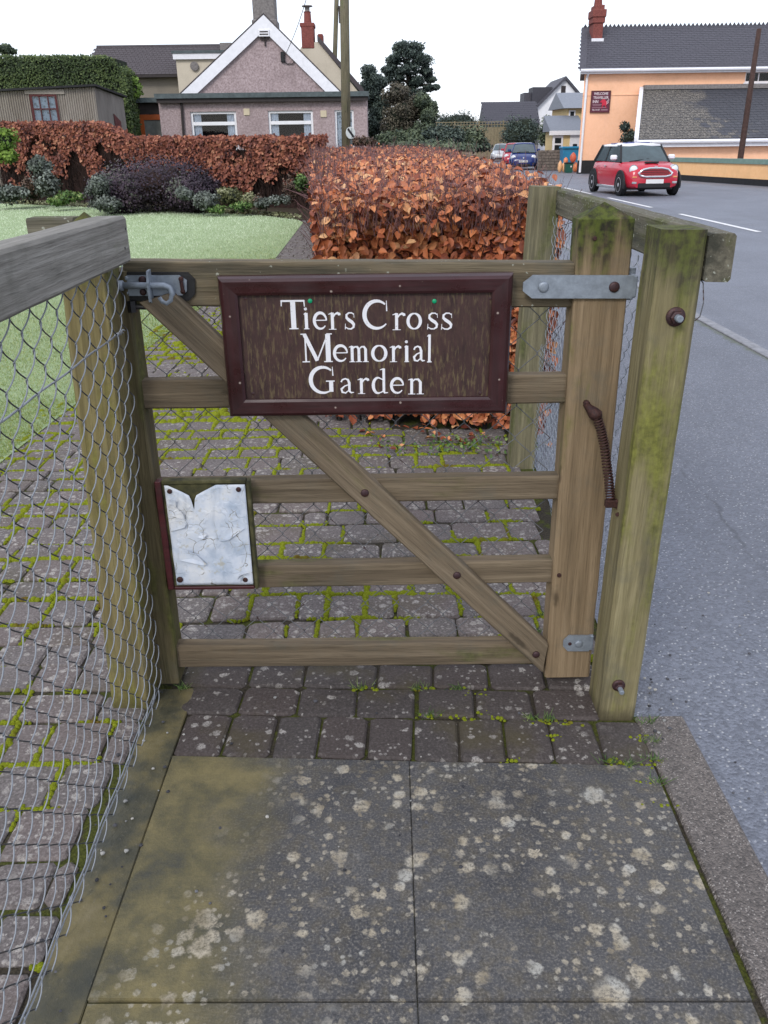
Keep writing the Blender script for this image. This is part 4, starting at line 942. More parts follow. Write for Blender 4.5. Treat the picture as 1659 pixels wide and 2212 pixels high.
# ------------------------------------------------------------------ generic foliage masses
def shell(n, c_, r_, inner=.55, flat=0.0):
    d = unit(RNG.normal(size=(n, 3))); q = RNG.uniform(inner, 1.0, n)**.6
    lump = 1+.22*hn(d*1.0+np.array(c_)*.37, 2.3)+.12*hn(d+np.array(c_), 5.1)
    P = np.array(c_)+d*(q*lump)[:, None]*np.array(r_)
    return P, d
def mass(name, label, cat, blobs, mat, size, n, parent=None, group=None, down=0.0, core=True, tv=DIAM_V, tf=DIAM_F, clump=.45, corem='core_g', base=None, sub=7):
    root = thing(name, label, cat, base or (blobs[0][0][0], blobs[0][0][1], 0), group)
    tot = sum(np.prod(b[1])**.667 for b in blobs); ps = []
    parts_ = []
    for c_, r_ in blobs:
        parts_.append((c_, tuple(q*(.78 if sub else 1) for q in r_), .45 if sub else 1.0))
        for _ in range(sub):
            dd = unit(RNG.normal(size=3)); dd[2] = abs(dd[2])*1.1-.25; sc_ = RNG.uniform(.22, .5)
            parts_.append((tuple(np.array(c_)+dd*np.array(r_)*RNG.uniform(.55, .85)), tuple(np.array(r_)*sc_), .55/sub))
    for (c_, r_, wt) in parts_:
        k = max(12, int(n*wt/len(blobs)*1.0)); P, d = shell(k, c_, r_)
        P = P+RNG.normal(size=(k, 3))*(.10*np.array(r_)); P[:, 2] = np.maximum(P[:, 2], .02); s_ = RNG.uniform(.6, 1.3, k)*size
        ti = np.clip(.45+clump*hn(P, 1.1/max(.3, max(r_)))*1.4+.2*RNG.normal(size=k)+.18*d[:, 2], 0, 1)
        ps.append(leaves(P, s_, d+np.array([0, 0, .3]), down, ti, tv, tf, .9)[:3])
    tag(link('foliage', npmesh('foliage', *merge(*ps), M[mat]), root), kind='stuff')
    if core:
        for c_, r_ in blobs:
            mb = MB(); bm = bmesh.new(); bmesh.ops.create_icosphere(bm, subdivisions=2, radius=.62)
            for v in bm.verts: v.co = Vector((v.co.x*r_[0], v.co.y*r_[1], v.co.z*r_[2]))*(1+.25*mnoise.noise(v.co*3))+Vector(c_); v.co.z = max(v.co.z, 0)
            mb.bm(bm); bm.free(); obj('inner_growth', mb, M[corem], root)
    return root
def P3(x_, y_, Y): return tuple(PY(x_, y_, Y))
def blob(x_, y_, rx, ry, Y, dep=None):     # ellipse in the picture at distance Y
    c_ = PY(x_, y_, Y); ex = abs(PY(x_+rx, y_, Y).x-c_.x); ez = abs(PY(x_, y_-ry, Y).z-c_.z); return ((c_.x, Y, c_.z), (ex, dep or ex*.8, ez))

# beech hedge across the back of the garden
bh = thing('back_beech_hedge', 'long russet beech hedge behind the shrub bed across the lawn', 'hedge', (-5, 24, 0))
def hb(x):  return np.interp(x, [-12, -9.5, -5, -1.4], [28.2, 27.0, 24.0, 21.6])
def hbz(x): return np.interp(x, [-12, -8.0, -7.6, -7.0, -1.4], [2.20, 2.12, 2.0, 1.72, 1.63])
n = 26000; x = RNG.uniform(-12, -1.3, n); z = RNG.random(n)**.55; y_ = hb(x)+RNG.exponential(.10, n); topm = RNG.random(n) < .22
zz = np.where(topm, hbz(x)-RNG.exponential(.05, n), z*hbz(x)); y_ = np.where(topm, hb(x)+RNG.random(n)*.9, y_)
P = np.stack([x, y_, zz], 1); gap = hn(P, 1.3)+.55*hn(P+5, 3.0)
ok = topm | (gap > .54-1.05*zz/hbz(x)); P = P[ok]; k = len(P)
ti = np.clip(.48+.35*hn(P, 2.2)+.24*RNG.normal(size=k), 0, 1)
tag(link('foliage', npmesh('foliage', *leaves(P, RNG.uniform(.06, .12, k), np.tile([.1, -1, .4], (k, 1)), .6, ti, spread=.8)[:3], M['beech_far']), bh), kind='stuff')
n = 2600; x = RNG.uniform(-12, -1.3, n); a = np.stack([x, hb(x)+RNG.uniform(.1, .5, n), np.full(n, .0)], 1); a[:, 2] = RNG.random(n)*.9; e = a+np.stack([RNG.normal(0, .15, n), RNG.normal(0, .08, n), RNG.uniform(.2, .9, n)], 1); e[:, 2] = np.minimum(e[:, 2], hbz(x)+.06)
tag(link('twigs', npmesh('twigs', *sticks(a, e, .010, .004), M['darktwig']), bh), kind='stuff')
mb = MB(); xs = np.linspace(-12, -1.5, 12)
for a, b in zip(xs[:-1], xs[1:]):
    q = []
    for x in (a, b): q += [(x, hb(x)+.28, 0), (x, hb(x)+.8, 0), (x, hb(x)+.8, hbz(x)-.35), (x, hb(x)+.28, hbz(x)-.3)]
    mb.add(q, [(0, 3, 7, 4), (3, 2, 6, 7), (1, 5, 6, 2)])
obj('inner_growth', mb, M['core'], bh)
bed = back[:6]; sheet('shrub_bed', [(x-.0, y+.02) for x, y in back[:6]]+[(-16, 31), (-9, 29), (-1.2, 23), (-1.2, 18.4)], .0, M['soil'])

# shrubs of the bed
mass('heather_mound', 'broad dark purple heather mound at the back edge of the lawn', 'shrub', [blob(338, 398, 125, 60, 21.8, 1.3), blob(260, 415, 66, 46, 21.3, .8), blob(415, 418, 58, 44, 21.2, .7)], 'heath', .06, 20000, corem='core', clump=.6, sub=0)
mass('grey_shrub', 'grey-leaved shrub spilling out of the heather mound on its shed side', 'shrub', [blob(218, 405, 32, 40, 20.6, .5), blob(232, 440, 35, 22, 20.4, .4)], 'greyg', .06, 3600)
mass('grey_shrub', 'small grey-leaved shrub growing in front of the heather mound', 'shrub', [blob(445, 436, 30, 26, 20.0, .4), blob(398, 418, 18, 16, 20.1, .3)], 'greyg', .06, 2200)
mass('grey_shrub', 'grey bushy shrub beside the dead brown twigs, next to the bright conifer', 'shrub', [blob(100, 400, 32, 38, 23.4, .5), blob(85, 360, 26, 24, 23.6, .4), blob(20, 420, 45, 26, 23.2, .5)], 'greyg', .085, 2600)
mass('dead_shrub', 'brown twiggy dead shrub among the grey bushes', 'shrub', [blob(70, 410, 35, 30, 23.9, .4)], 'brownveg', .09, 900)
mass('green_plants', 'patch of bright green leafy plants between grey bushes and heather', 'plants', [blob(148, 425, 28, 15, 22.6, .4), blob(128, 435, 22, 10, 22.4, .3)], 'fern', .08, 1100)
mass('herb_clump', 'yellow-green variegated herb clump between heather mound and dead stems', 'plants', [blob(500, 425, 34, 26, 20.6, .5), blob(535, 435, 22, 16, 20.3, .4)], 'olive', .07, 1700)
mass('herb_clump', 'pale sage-like herb clump near the corner of the bed', 'plants', [blob(600, 432, 30, 14, 19.9, .4), blob(565, 440, 20, 14, 19.9, .3)], 'greyg', .06, 1200)
mass('herb_clump', 'fresh green low plants below the yellow-green clump', 'plants', [blob(520, 446, 30, 10, 19.9, .3), blob(470, 452, 18, 10, 19.9, .3)], 'fern', .06, 900)
mass('dead_plant', 'reddish brown dead stems standing in the bed before the dark hedge gap', 'plants', [blob(628, 410, 16, 34, 20.4, .3), blob(560, 438, 14, 22, 20.0, .25)], 'brownveg', .06, 700, core=False)
mass('evergreen_bush', 'small glossy green bush against the end of the copper hedge', 'shrub', [blob(655, 395, 18, 22, 20.2, .35)], 'fern', .07, 700)
mass('dwarf_conifer', 'bright lime green dwarf conifer in the garden bed', 'conifer', [blob(5, 305, 32, 32, 24.6, .5), blob(12, 335, 26, 20, 24.6, .4)], 'conif', .10, 1800)
n = 2600; x = RNG.uniform(-11, -1.7, n); yb_ = np.interp(-x, [1.5, 1.75, 2.77, 5, 8, 11.1], [18.4, 18.6, 20.1, 21.6, 23.8, 25.9]); P = np.stack([x, yb_+RNG.random(n)*.8, RNG.random(n)*.06], 1)
tag(link('ground_litter', npmesh('ground_litter', *leaves(P, RNG.uniform(.04, .09, n), np.tile([0, -.3, 1.], (n, 1)), 0, None)[:3], M['olive'])), 'low herbs and litter along the edge of the shrub bed', 'ground cover', kind='stuff')

# clipped evergreen hedge behind the shed
gh = thing('evergreen_hedge', 'tall clipped dark green hedge rising behind the corrugated shed', 'hedge', (-11, 34, 0))
YH = 35.0; zt = PY(140, 120, YH).z; xr = PY(268, 160, YH).x
n = 34000; x = RNG.uniform(-21, xr, n); f_ = RNG.random(n); side = RNG.random(n)
P = np.stack([x, YH+RNG.exponential(.06, n), 1.6+(zt-1.6)*f_], 1)
tp = side > .8; P[tp, 2] = zt-RNG.exponential(.05, tp.sum()); P[tp, 1] = YH+RNG.random(tp.sum())*1.6
rs = side < .10; P[rs, 0] = xr-RNG.exponential(.05, rs.sum()); P[rs, 1] = YH+RNG.random(rs.sum())*1.6
cor = np.clip((P[:, 0]-(xr-.9))/.9, 0, 1); P[:, 2] -= np.where(P[:, 2] > zt-.7, .5*cor**2, 0)
P += .07*np.stack([hn(P, 1.5), hn(P+3, 1.5), hn(P+7, 1.5)], 1)
ti = np.clip(.42+.35*hn(P, .9)+.22*RNG.normal(size=n)+np.where(tp, .25, 0), 0, 1)
tag(link('foliage', npmesh('foliage', *leaves(P, RNG.uniform(.06, .11, n), np.tile([.1, -1, .5], (n, 1)), 0, ti, DIAM_V, DIAM_F, .8)[:3], M['yew']), gh), kind='stuff')
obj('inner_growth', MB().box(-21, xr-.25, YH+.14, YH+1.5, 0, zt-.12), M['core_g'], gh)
mass('side_bush', 'yellow-green bush between clipped hedge and porch', 'shrub', [blob(290, 190, 15, 32, 36.2, .5)], 'conif', .13, 900)
mass('ivy_bush', 'dark ivy bush hanging at the corner of the shed', 'shrub', [blob(272, 245, 15, 55, 34.2, .4)], 'yew', .12, 1500)
# ------------------------------------------------------------------ building helpers
def m_render(name, c1, c2, scale=55, fine=.5, wear=None):
    t = NT(name); p = t.pos(); n = t.noise(p, scale, 3, .8); n2 = t.noise(p, 1.6, 5)
    col = t.ramp(n, [(.3, c1), (.7, c2)]); col = t.mix(t.math('MULTIPLY', t.step(n2, .45, .75), .3), col, tuple(x*.72 for x in c1))
    if wear: col = t.mix(t.math('MULTIPLY', t.step(t.noise(t.map(p, (2.5, 2.5, .5)), 1.0, 5), .55, .75), .5), col, wear)
    return t.done(col, .9, t.bump(n, fine, .01), Specular_IOR_Level=.15)
M['pebble'] = m_render('pebbledash', (.225, .170, .172), (.50, .405, .41), 13, .8, (.27, .21, .205))
M['cream'] = m_render('cream_render', (.52, .46, .36), (.62, .56, .46), 25, .3, (.34, .29, .23))
M['orange'] = m_render('orange_render', (.92, .52, .32), (.97, .58, .38), 8, .15, (.86, .50, .34))
M['apricot'] = m_render('pale_orange_render', (.90, .52, .25), (.95, .58, .30), 8, .15, (.78, .48, .26))
M['yellow'] = m_render('yellow_render', (.66, .50, .25), (.74, .58, .31), 9, .15)
M['whitewall'] = m_render('white_render', (.72, .72, .74), (.82, .82, .84), 9, .1)
M['upvc'] = plain('white_upvc', (.80, .80, .83), .35, .04, 8, 0, 0, .5)
M['soffit'] = plain('white_board', (.76, .76, .80), .5, .06, 6)
M['greyfelt'] = plain('grey_felt', (.085, .105, .11), .8, .25, 7, .01)
M['fascia_d'] = plain('dark_fascia', (.035, .028, .028), .6, .2, 8)
M['brick'] = plain('red_brick', (.20, .062, .052), .85, .35, 22, .01)
M['cement'] = plain('cement_grey', (.19, .175, .17), .9, .3, 12, .01)
M['stone'] = plain('wall_stone', (.17, .145, .125), .9, .35, 6, .02)
M['black'] = plain('black_paint', (.018, .018, .02), .6, .3, 8)
M['redbrown'] = plain('red_brown_paint', (.085, .020, .020), .5, .2, 10)
M['orangewood'] = plain('orange_varnish', (.36, .085, .022), .4, .2, 14)
M['curtain'] = plain('net_curtain', (.78, .80, .86), .8, .12, 12)
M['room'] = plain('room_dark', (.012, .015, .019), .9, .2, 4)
M['beige'] = plain('beige_vent', (.58, .50, .36), .6, .08, 10)
M['copegreen'] = plain('green_coping', (.18, .27, .23), .7, .12, 6)
t = NT('glass'); t.t.nodes.remove(t.p); tr = t.n('ShaderNodeBsdfTransparent'); tr.inputs[0].default_value = (.86, .91, .94, 1); gl = t.n('ShaderNodeBsdfGlossy'); gl.inputs['Roughness'].default_value = .03
lw_ = t.n('ShaderNodeFresnel'); lw_.inputs[0].default_value = 1.5; f_ = t.math('MULTIPLY', lw_.outputs[0], .8); ms = t.n('ShaderNodeMixShader'); t.put(ms.inputs[0], f_); t.t.links.new(tr.outputs[0], ms.inputs[1]); t.t.links.new(gl.outputs[0], ms.inputs[2])
t.t.links.new(ms.outputs[0], [n_ for n_ in t.t.nodes if n_.type == 'OUTPUT_MATERIAL'][0].inputs[0]); M['glass'] = t.m
def m_slate(name, lo, hi, sx, sy, lich=0.0):
    t = NT(name); p = t.pos(); o = t.coord(); r = t.noise(t.map(p, (3, 3, 3)), 1.0, 4); n = t.noise(p, 9, 4)
    col = t.ramp(n, [(.3, lo), (.7, hi)]); col = t.mix(t.math('MULTIPLY', t.rnd(), .6), col, tuple(x*.72 for x in lo))
    if lich:
        g_ = t.sep(p); k = t.step(t.math('ADD', t.math('MULTIPLY_ADD', t.noise(p, .8, 4), 3.2, t.math('MULTIPLY', t.rnd(), 1.4)), t.math('MULTIPLY', g_[0], -.55)), -6.6, -6.0)
        col = t.mix(t.math('MULTIPLY', k, .75), col, t.ramp(t.noise(p, 14, 4), [(.36, (.035, .035, .035)), (.50, (.11, .10, .085)), (.62, (.30, .27, .23))]))
    return t.done(col, .62, t.bump(n, .3, .01), Specular_IOR_Level=.3)
M['slate'] = m_slate('roof_slate', (.055, .055, .068), (.092, .088, .105), .3, .2)
M['slate_l'] = m_slate('lichened_slate', (.045, .048, .058), (.085, .085, .098), .3, .2, .7)
M['paleslate'] = m_slate('pale_slate', (.20, .22, .26), (.30, .32, .36), .3, .2)
M['tile'] = m_slate('brown_roof_tile', (.060, .050, .054), (.10, .085, .09), .3, .2)

def wall_holes(x0, x1, z0, z1, y, holes, dep, thick):    # front wall facing the camera, openings with reveals
    xs = sorted({x0, x1, *[h[0] for h in holes], *[h[1] for h in holes]}); zs = sorted({z0, z1, *[h[2] for h in holes], *[h[3] for h in holes]}); mb = MB()
    for a, b in zip(xs[:-1], xs[1:]):
        for c_, d in zip(zs[:-1], zs[1:]):
            if any(h[0] <= a+1e-6 and b <= h[1]+1e-6 and h[2] <= c_+1e-6 and d <= h[3]+1e-6 for h in holes): continue
            mb.add([(a, y, c_), (b, y, c_), (b, y, d), (a, y, d)], [(0, 1, 2, 3)])
    for h in holes:
        a, b, c_, d = h[:4]; e = y+dep
        mb.add([(a, y, c_), (b, y, c_), (b, y, d), (a, y, d), (a, e, c_), (b, e, c_), (b, e, d), (a, e, d)], [(0, 4, 5, 1), (1, 5, 6, 2), (2, 6, 7, 3), (3, 7, 4, 0)])
    return mb
def slates(parent, A, B, up, courses, per, mat, nparts=0, th=.012, name='slate', skew=0.0):     # A->B along the eave, up = eave to ridge
    A, B, up = Vector(A), Vector(B), Vector(up); u = (B-A); L = u.length; u.normalize(); v = up.normalized(); H_ = up.length; nn = u.cross(v).normalized()
    if nn.z < 0: nn = -nn
    ch, wd = H_/courses, L/per; joined = MB(); cnt = 0
    mb = MB(); hw, hh = wd/2-.006, ch*1.12
    mb.add([(-hw, 0, .004), (hw, 0, .004), (hw, hh, .001), (-hw, hh, .001), (-hw, 0, .004+th), (hw, 0, .004+th), (hw, hh, .001+th*.4), (-hw, hh, .001+th*.4)], [(4, 5, 6, 7), (0, 1, 5, 4), (0, 4, 7, 3), (1, 2, 6, 5)])
    me = mb.mesh(name, mat); items = []
    for r_ in range(courses):
        for c_ in range(per+1):
            x = (c_+(.5 if r_ % 2 else 0))*wd+skew*r_/courses
            if x > L-.02 and c_ == per and not skew: continue
            items.append((x, r_))
    for x, r_ in items:
        m = Matrix((u, v, nn)).transposed().to_4x4(); m.translation = A+u*x+v*(r_*ch)+nn*random.uniform(0, .004)
        if cnt < nparts: link(name, me, parent, m); cnt += 1
        else: joined.add([m @ q for q in [Vector(w_) for w_ in mb.v]], mb.f)
    if joined.v: tag(obj(name+'_courses', joined, mat, parent), kind='stuff')
def window(parent, x0, x1, z0, z1, y, bars=(), vbars=(), fr_=.055, mat='upvc', curtains=True, sill=True, nets=False, room=True):
    w_ = obj('window', MB().box(x0, x0+fr_, y, y+.05, z0, z1).box(x1-fr_, x1, y, y+.05, z0, z1).box(x0+fr_, x1-fr_, y+.001, y+.049, z1-fr_, z1).box(x0+fr_, x1-fr_, y+.001, y+.049, z0, z0+fr_), M[mat], parent)
    for b_ in bars: obj('transom', MB().bbox(x0+fr_*.8, x1-fr_*.8, y-.012, y+.04, b_-fr_*.75, b_+fr_*.75, .006), M[mat], w_)
    for b_ in vbars: obj('mullion', MB().bbox(b_-fr_*.4, b_+fr_*.4, y-.006, y+.042, z0+fr_*.8, z1-fr_*.8, .005), M[mat], w_)
    obj('pane', MB().add([(x0+fr_*.5, y+.025, z0+fr_*.5), (x1-fr_*.5, y+.025, z0+fr_*.5), (x1-fr_*.5, y+.025, z1-fr_*.5), (x0+fr_*.5, y+.025, z1-fr_*.5)], [(0, 1, 2, 3)]), M['glass'], w_)
    if sill: obj('sill', MB().bbox(x0-.06, x1+.06, y-.10, y+.03, z0-.06, z0-.002, .008), M['soffit'], w_)
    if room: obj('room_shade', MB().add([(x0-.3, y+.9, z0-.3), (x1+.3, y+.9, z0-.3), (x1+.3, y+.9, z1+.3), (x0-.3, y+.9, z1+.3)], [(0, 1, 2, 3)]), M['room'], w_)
    if curtains:
        for a, b in ((x0+fr_, x0+fr_+(x1-x0)*.17), (x1-fr_-(x1-x0)*.17, x1-fr_)):
            mb = MB(); k = 14; vs = []
            for i in range(k+1):
                x = a+(b-a)*i/k; yy = y+.10+.025*math.sin(i*2.1); vs += [(x, yy, z0+.03), (x, yy, z1-.03)]
            mb.add(vs, [(2*i, 2*i+2, 2*i+3, 2*i+1) for i in range(k)]); obj('curtain', mb, M['curtain'], w_)
    if nets:
        mb = MB(); k = 40; vs = []
        for i in range(k+1):
            x = x0+fr_+(x1-x0-2*fr_)*i/k; yy = y+.08+.012*math.sin(i*1.7); vs += [(x, yy, z0+.03), (x, yy, z1-.03)]
        mb.add(vs, [(2*i, 2*i+2, 2*i+3, 2*i+1) for i in range(k)]); obj('net_curtain', mb, M['net'], w_)
    return w_
t = NT('lace'); p = t.pos(); n = t.noise(p, 16, 3); v_ = t.vor(p, 9)
M['net'] = t.done(t.mix(t.step(v_.outputs['Distance'], .32, .38), (.30, .33, .36), (.62, .66, .72)), .9)

# ------------------------------------------------------------------ bungalow
YB = 36.0; YBG = 38.6
bg = thing('bungalow', 'pebbledashed bungalow with white-edged gable behind a flat-roofed front extension', 'house', (-4.5, YB, 0))
bx0, bx1 = PY(345, 250, YB).x, PY(793, 250, YB).x; zf = PY(570, 213, YB).z
Wn = [(PY(411, 250, YB).x, PY(510, 250, YB).x), (PY(579, 250, YB).x, PY(676, 250, YB).x), (PY(723, 250, YB).x, PY(764, 250, YB).x)]
wz1 = PY(460, 241, YB).z; wz0 = wz1-1.45
holes = [(a, b, wz0, wz1) for a, b in Wn]
mb = wall_holes(bx0, bx1, 0, zf, YB, holes, .10, .3); mb.add([(bx0, YB, 0), (bx0, YBG, 0), (bx0, YBG, zf), (bx0, YB, zf)], [(0, 1, 2, 3)]); mb.add([(bx1, YB, 0), (bx1, YBG, 0), (bx1, YBG, zf), (bx1, YB, zf)], [(0, 3, 2, 1)])
obj('wall', mb, M['pebble'], bg)
for k, (a, b) in enumerate(Wn): window(bg, a, b, wz0, wz1, YB+.07, bars=(PY(460, 267, YB).z,) if k < 2 else (), fr_=.085 if k < 2 else .07, sill=True, nets=(k == 2), curtains=(k < 2))
fx0, fx1 = PY(338, 205, YB).x, PY(796, 205, YB).x
obj('flat_roof', MB().box(fx0, fx1, YB-.30, YBG+.1, zf+.02, zf+.11).box(fx0-.02, fx1+.02, YB-.33, YB-.2, zf+.03, zf+.20), M['greyfelt'], bg)
obj('fascia', MB().box(fx0+.03, fx1-.03, YB-.24, YB-.20, zf-.12, zf+.02).box(fx0+.05, fx1-.05, YB-.20, YB, zf-.05, zf-.02), M['fascia_d'], bg)
ap = PY(570, 45, YBG); gl_, gr = PY(400, 204, YBG), PY(737, 204, YBG); ew = PY(372, 215, YBG).x
ga = MB(); ga.prism([(gl_.x-.15, YBG, zf-.3), (gr.x+.15, YBG, zf-.3), (gr.x+.15, YBG, gr.z), (ap.x, YBG, ap.z-.12), (gl_.x-.15, YBG, gl_.z)], (0, .25, 0)); obj('gable', ga, M['pebble'], bg)
for s_, e in ((-1, PY(383, 212, YBG)), (1, PY(748, 212, YBG))):
    top_ = PY(570, 33, YBG); d = Vector((e.x-top_.x, 0, e.z-top_.z)).normalized(); nn = Vector((-d.z*s_, 0, d.x*s_)); nn = nn if nn.z < 0 else -nn
    wd = .42; a = Vector((top_.x, YBG-.14, top_.z)); b = Vector((e.x, YBG-.14, e.z)); v_ = wd/abs(nn.z)
    obj('barge_board', MB().prism([a, b, b+Vector((0, 0, -v_*.95)), a+Vector((0, 0, -v_))], (0, .10, 0)), M['soffit'], bg)
    rt = a+Vector((0, .02, .02)); rb = b+d*.15+Vector((0, .02, .02)); up2 = Vector((0, 9, 0))
    rf = obj('roof', MB().prism([rt, rb, rb+up2, rt+up2] if s_ > 0 else [rt, rt+up2, rb+up2, rb], (0, 0, .05)), M['tile'], bg)
cx0, cx1 = PY(546, 20, YBG+.6).x, PY(594, 20, YBG+.6).x; cz0 = ap.z-.9
obj('chimney', MB().bbox(cx0, cx1, YBG+.5, YBG+1.4, cz0, PY(570, -70, YBG+.5).z, .03).bbox(cx0-.06, cx1+.06, YBG+.44, YBG+1.46, cz0+.5, PY(570, 38, YBG).z, .04), M['cement'], bg)
sg = PY(571, 72, YBG-.02); pl = obj('house_plate', MB().bbox(sg.x-.22, sg.x+.22, YBG-.19, YBG-.15, sg.z-.13, sg.z+.12, .01), M['soffit'], bg)
for z_ in (.04, -.05): obj('plate_line', MB().box(sg.x-.17, sg.x+.17, YBG-.197, YBG-.191, sg.z+z_-.022, sg.z+z_+.022), M['fascia_d'], pl)
obj('aerial_bracket', MB().tube([PY(571, 45, YBG-.06), PY(573, 100, YBG-.06)], .03, 6).box(sg.x-.18, sg.x+.18, YBG-.09, YBG-.05, PY(571, 84, YBG).z-.04, PY(571, 84, YBG).z+.02), M['fascia_d'], bg)
for px_, py_ in [(533, 242), (699, 246)]:
    c_ = PY(px_, py_, YB); obj('air_vent', MB().bbox(c_.x-.12, c_.x+.12, YB-.035, YB+.01, c_.z-.12, c_.z+.12, .012), M['beige'], bg)
c_ = PY(345, 240, YB); obj('drainpipe', MB().tube([(PY(392, 216, YB).x, YB-.08, zf-.1), (PY(394, 280, YB).x, YB-.08, .3)], .05, 8), M['fascia_d'], bg)
obj('cable_tail', MB().tube([PY(x_, y_, YBG-.05) for x_, y_ in [(611, 128), (620, 138), (632, 138), (637, 130), (630, 118), (628, 108)]], .018, 5).bbox(PY(611, 122, YBG).x-.08, PY(611, 122, YBG).x+.08, YBG-.12, YBG-.01, PY(611, 128, YBG).z-.12, PY(611, 118, YBG).z+.1, .02), M['black'], bg)
# porch between shed and bungalow
pr = thing('side_porch', 'low flat-roofed porch with orange-brown door frame beside the bungalow', 'porch', (-8.6, YB+.4, 0))
px0, px1 = PY(276, 230, YB+.5).x, bx0-.01
zp = PY(310, 222, YB+.5).z
obj('flat_roof', MB().box(px0, px1, YB+.3, YB+3, zp, zp+.17), M['greyfelt'], pr)
obj('wall', MB().box(px0+.2, px1, YB+.6, YB+2.8, 0, zp-.0), M['fascia_d'], pr)
dx0 = PY(300, 250, YB+.5).x
obj('door_frame', MB().bbox(dx0, dx0+.17, YB+.50, YB+.60, 0, zp-.42, .01).bbox(dx0+.17, px1, YB+.50, YB+.60, zp-.62, zp-.42, .01), M['orangewood'], pr)
obj('door_pane', MB().box(dx0+.17, px1, YB+.54, YB+.56, 0, zp-.62), plain('door_glass', (.16, .17, .16), .2, .3, 3, 0, 0, .6), pr)

# older house behind
hb_ = thing('rear_house', 'dark tiled house with cream dormer behind the bungalow', 'house', (-9, 47, 0))
YR = 46.0; x0, x1 = PY(208, 150, YR+2).x, PY(560, 150, YR).x; zr = PY(300, 101, YR+2.4).z; ze = PY(300, 163, YR).z
obj('wall', MB().box(x0+.2, x1, YR+.25, YR+5, 0, ze), m_render('grey_render', (.20, .18, .15), (.27, .24, .20)), hb_)
obj('roof', MB().prism([(x0, YR-.1, ze), (x0, YR+2.6, zr), (x0, YR+5.4, ze)], (x1-x0, 0, 0)), M['tile'], hb_)
slates(hb_, (x0, YR-.12, ze+.03), (x1, YR-.12, ze+.03), (0, 2.7, zr-ze), 14, 42, M['tile'])
obj('gutter', MB().box(x0, x1, YR-.22, YR-.12, ze-.1, ze+.02), M['fascia_d'], hb_)
obj('ridge', MB().tube([(x0, YR+2.6, zr+.02), (x1, YR+2.6, zr+.02)], .09, 6), M['tile'], hb_)
ax0, ax1 = PY(382, 150, YR-1).x, PY(520, 150, YR-1).x; za = PY(420, 118, YR-1).z
dm = obj('dormer', MB().box(ax0, ax1, YR-1.0, YR+1.5, 1.5, za-.1), M['cream'], hb_)
obj('dormer_roof', MB().box(ax0-.15, ax1, YR-1.2, YR+1.6, za+.05, za+.16), M['greyfelt'], dm)
obj('dormer_fascia', MB().box(ax0-.10, ax1, YR-1.15, YR-1.0, za-.2, za+.05), M['soffit'], dm)
c_ = PY(420, 143, YR-1.05); obj('round_vent', MB().lathe([(.20, 0), (.20, .05), (.12, .06)], Matrix.Translation(c_) @ Matrix.Rotation(rad(90), 4, 'X'), 14), M['cement'], dm)
obj('chimney_base', MB().box(PY(475, 100, YR+2).x, PY(500, 100, YR+2).x, YR+2, YR+3, zr-.5, PY(490, 92, YR+2).z), M['cement'], hb_)

hc = thing('cream_house', 'cream gabled house with red brick chimney behind the bungalow gable', 'house', (-1.8, 48, 0))
YC = 48.0
g0, g1, g2 = PY(585, 210, YC), PY(655, 95, YC), PY(688, 90, YC); g3 = PY(775, 200, YC); zb = 0
obj('gable', MB().prism([(g0.x, YC, 0), (g3.x, YC, 0), (g3.x, YC, g3.z), (g2.x, YC, g2.z), (g1.x, YC, g1.z), (g0.x, YC, g0.z)], (0, .3, 0)), M['cream'], hc)
obj('roof', MB().prism([(g2.x-.05, YC-.1, g2.z+.02), (g3.x+.25, YC-.1, g3.z-.15), (g3.x+.25, YC-.1, g3.z+.17), (g2.x-.05, YC-.1, g2.z+.30)], (0, 9, 0)), M['tile'], hc)
ca, cb = PY(651, 60, YC+.2).x, PY(678, 60, YC+.2).x; ct = PY(665, 50, YC).z
ch = obj('chimney', MB().bbox(ca, cb, YC-.03, YC+.9, g2.z-.3, ct, .03).bbox(ca-.06, cb+.04, YC-.05, YC+.95, ct-.15, ct+.02, .02), M['brick'], hc)
cp = (ca+cb)/2; obj('pot', MB().lathe([(.20, 0), (.17, .5), (.2, .55)], Matrix.Translation((cp, YC+.45, ct)), 10), M['brick'], ch); obj('cowl', MB().lathe([(.12, 0), (.12, .2), (.28, .22), (.26, .27)], Matrix.Translation((cp, YC+.45, ct+.55)), 10), M['cement'], ch)
obj('chimney', MB().bbox(cb+.05, cb+.32, YC+2.2, YC+3, g2.z-.4, PY(683, 72, YC+2).z, .03), M['brick'], hc)
obj('gutter_end', MB().bbox(g3.x+.02, g3.x+.22, YC-.18, YC+3, g3.z-.35, g3.z-.1, .02), M['soffit'], hc)

# ------------------------------------------------------------------ corrugated shed
t = NT('corrugated_iron'); p = t.pos(); n = t.noise(t.map(p, (2, 2, .7)), 1.0, 5); n2 = t.noise(p, 30, 3)
M['tin'] = t.done(t.mix(t.math('MULTIPLY', n2, .25), t.ramp(n, [(.3, (.24, .21, .175)), (.7, (.40, .365, .32))]), (.10, .07, .06)), .75, None, Metallic=.0)
t = NT('tin_end'); p = t.pos(); n = t.noise(t.map(p, (3, 3, .6)), 1.0, 5); M['tin2'] = t.done(t.ramp(n, [(.3, (.14, .125, .115)), (.7, (.23, .21, .195))]), .8)
sh = thing('corrugated_shed', 'weathered corrugated iron shed with red-framed window', 'shed', (-10.5, 31, 0))
c1 = PY(203, 188, 30.4); c0 = PY(-60, 201, 29.5); c2 = PY(266, 212, 32.2)
C0, C1, C2 = Vector((c0.x, 29.5, c0.z)), Vector((c1.x, 30.4, c1.z)), Vector((c2.x, 32.2, c2.z))
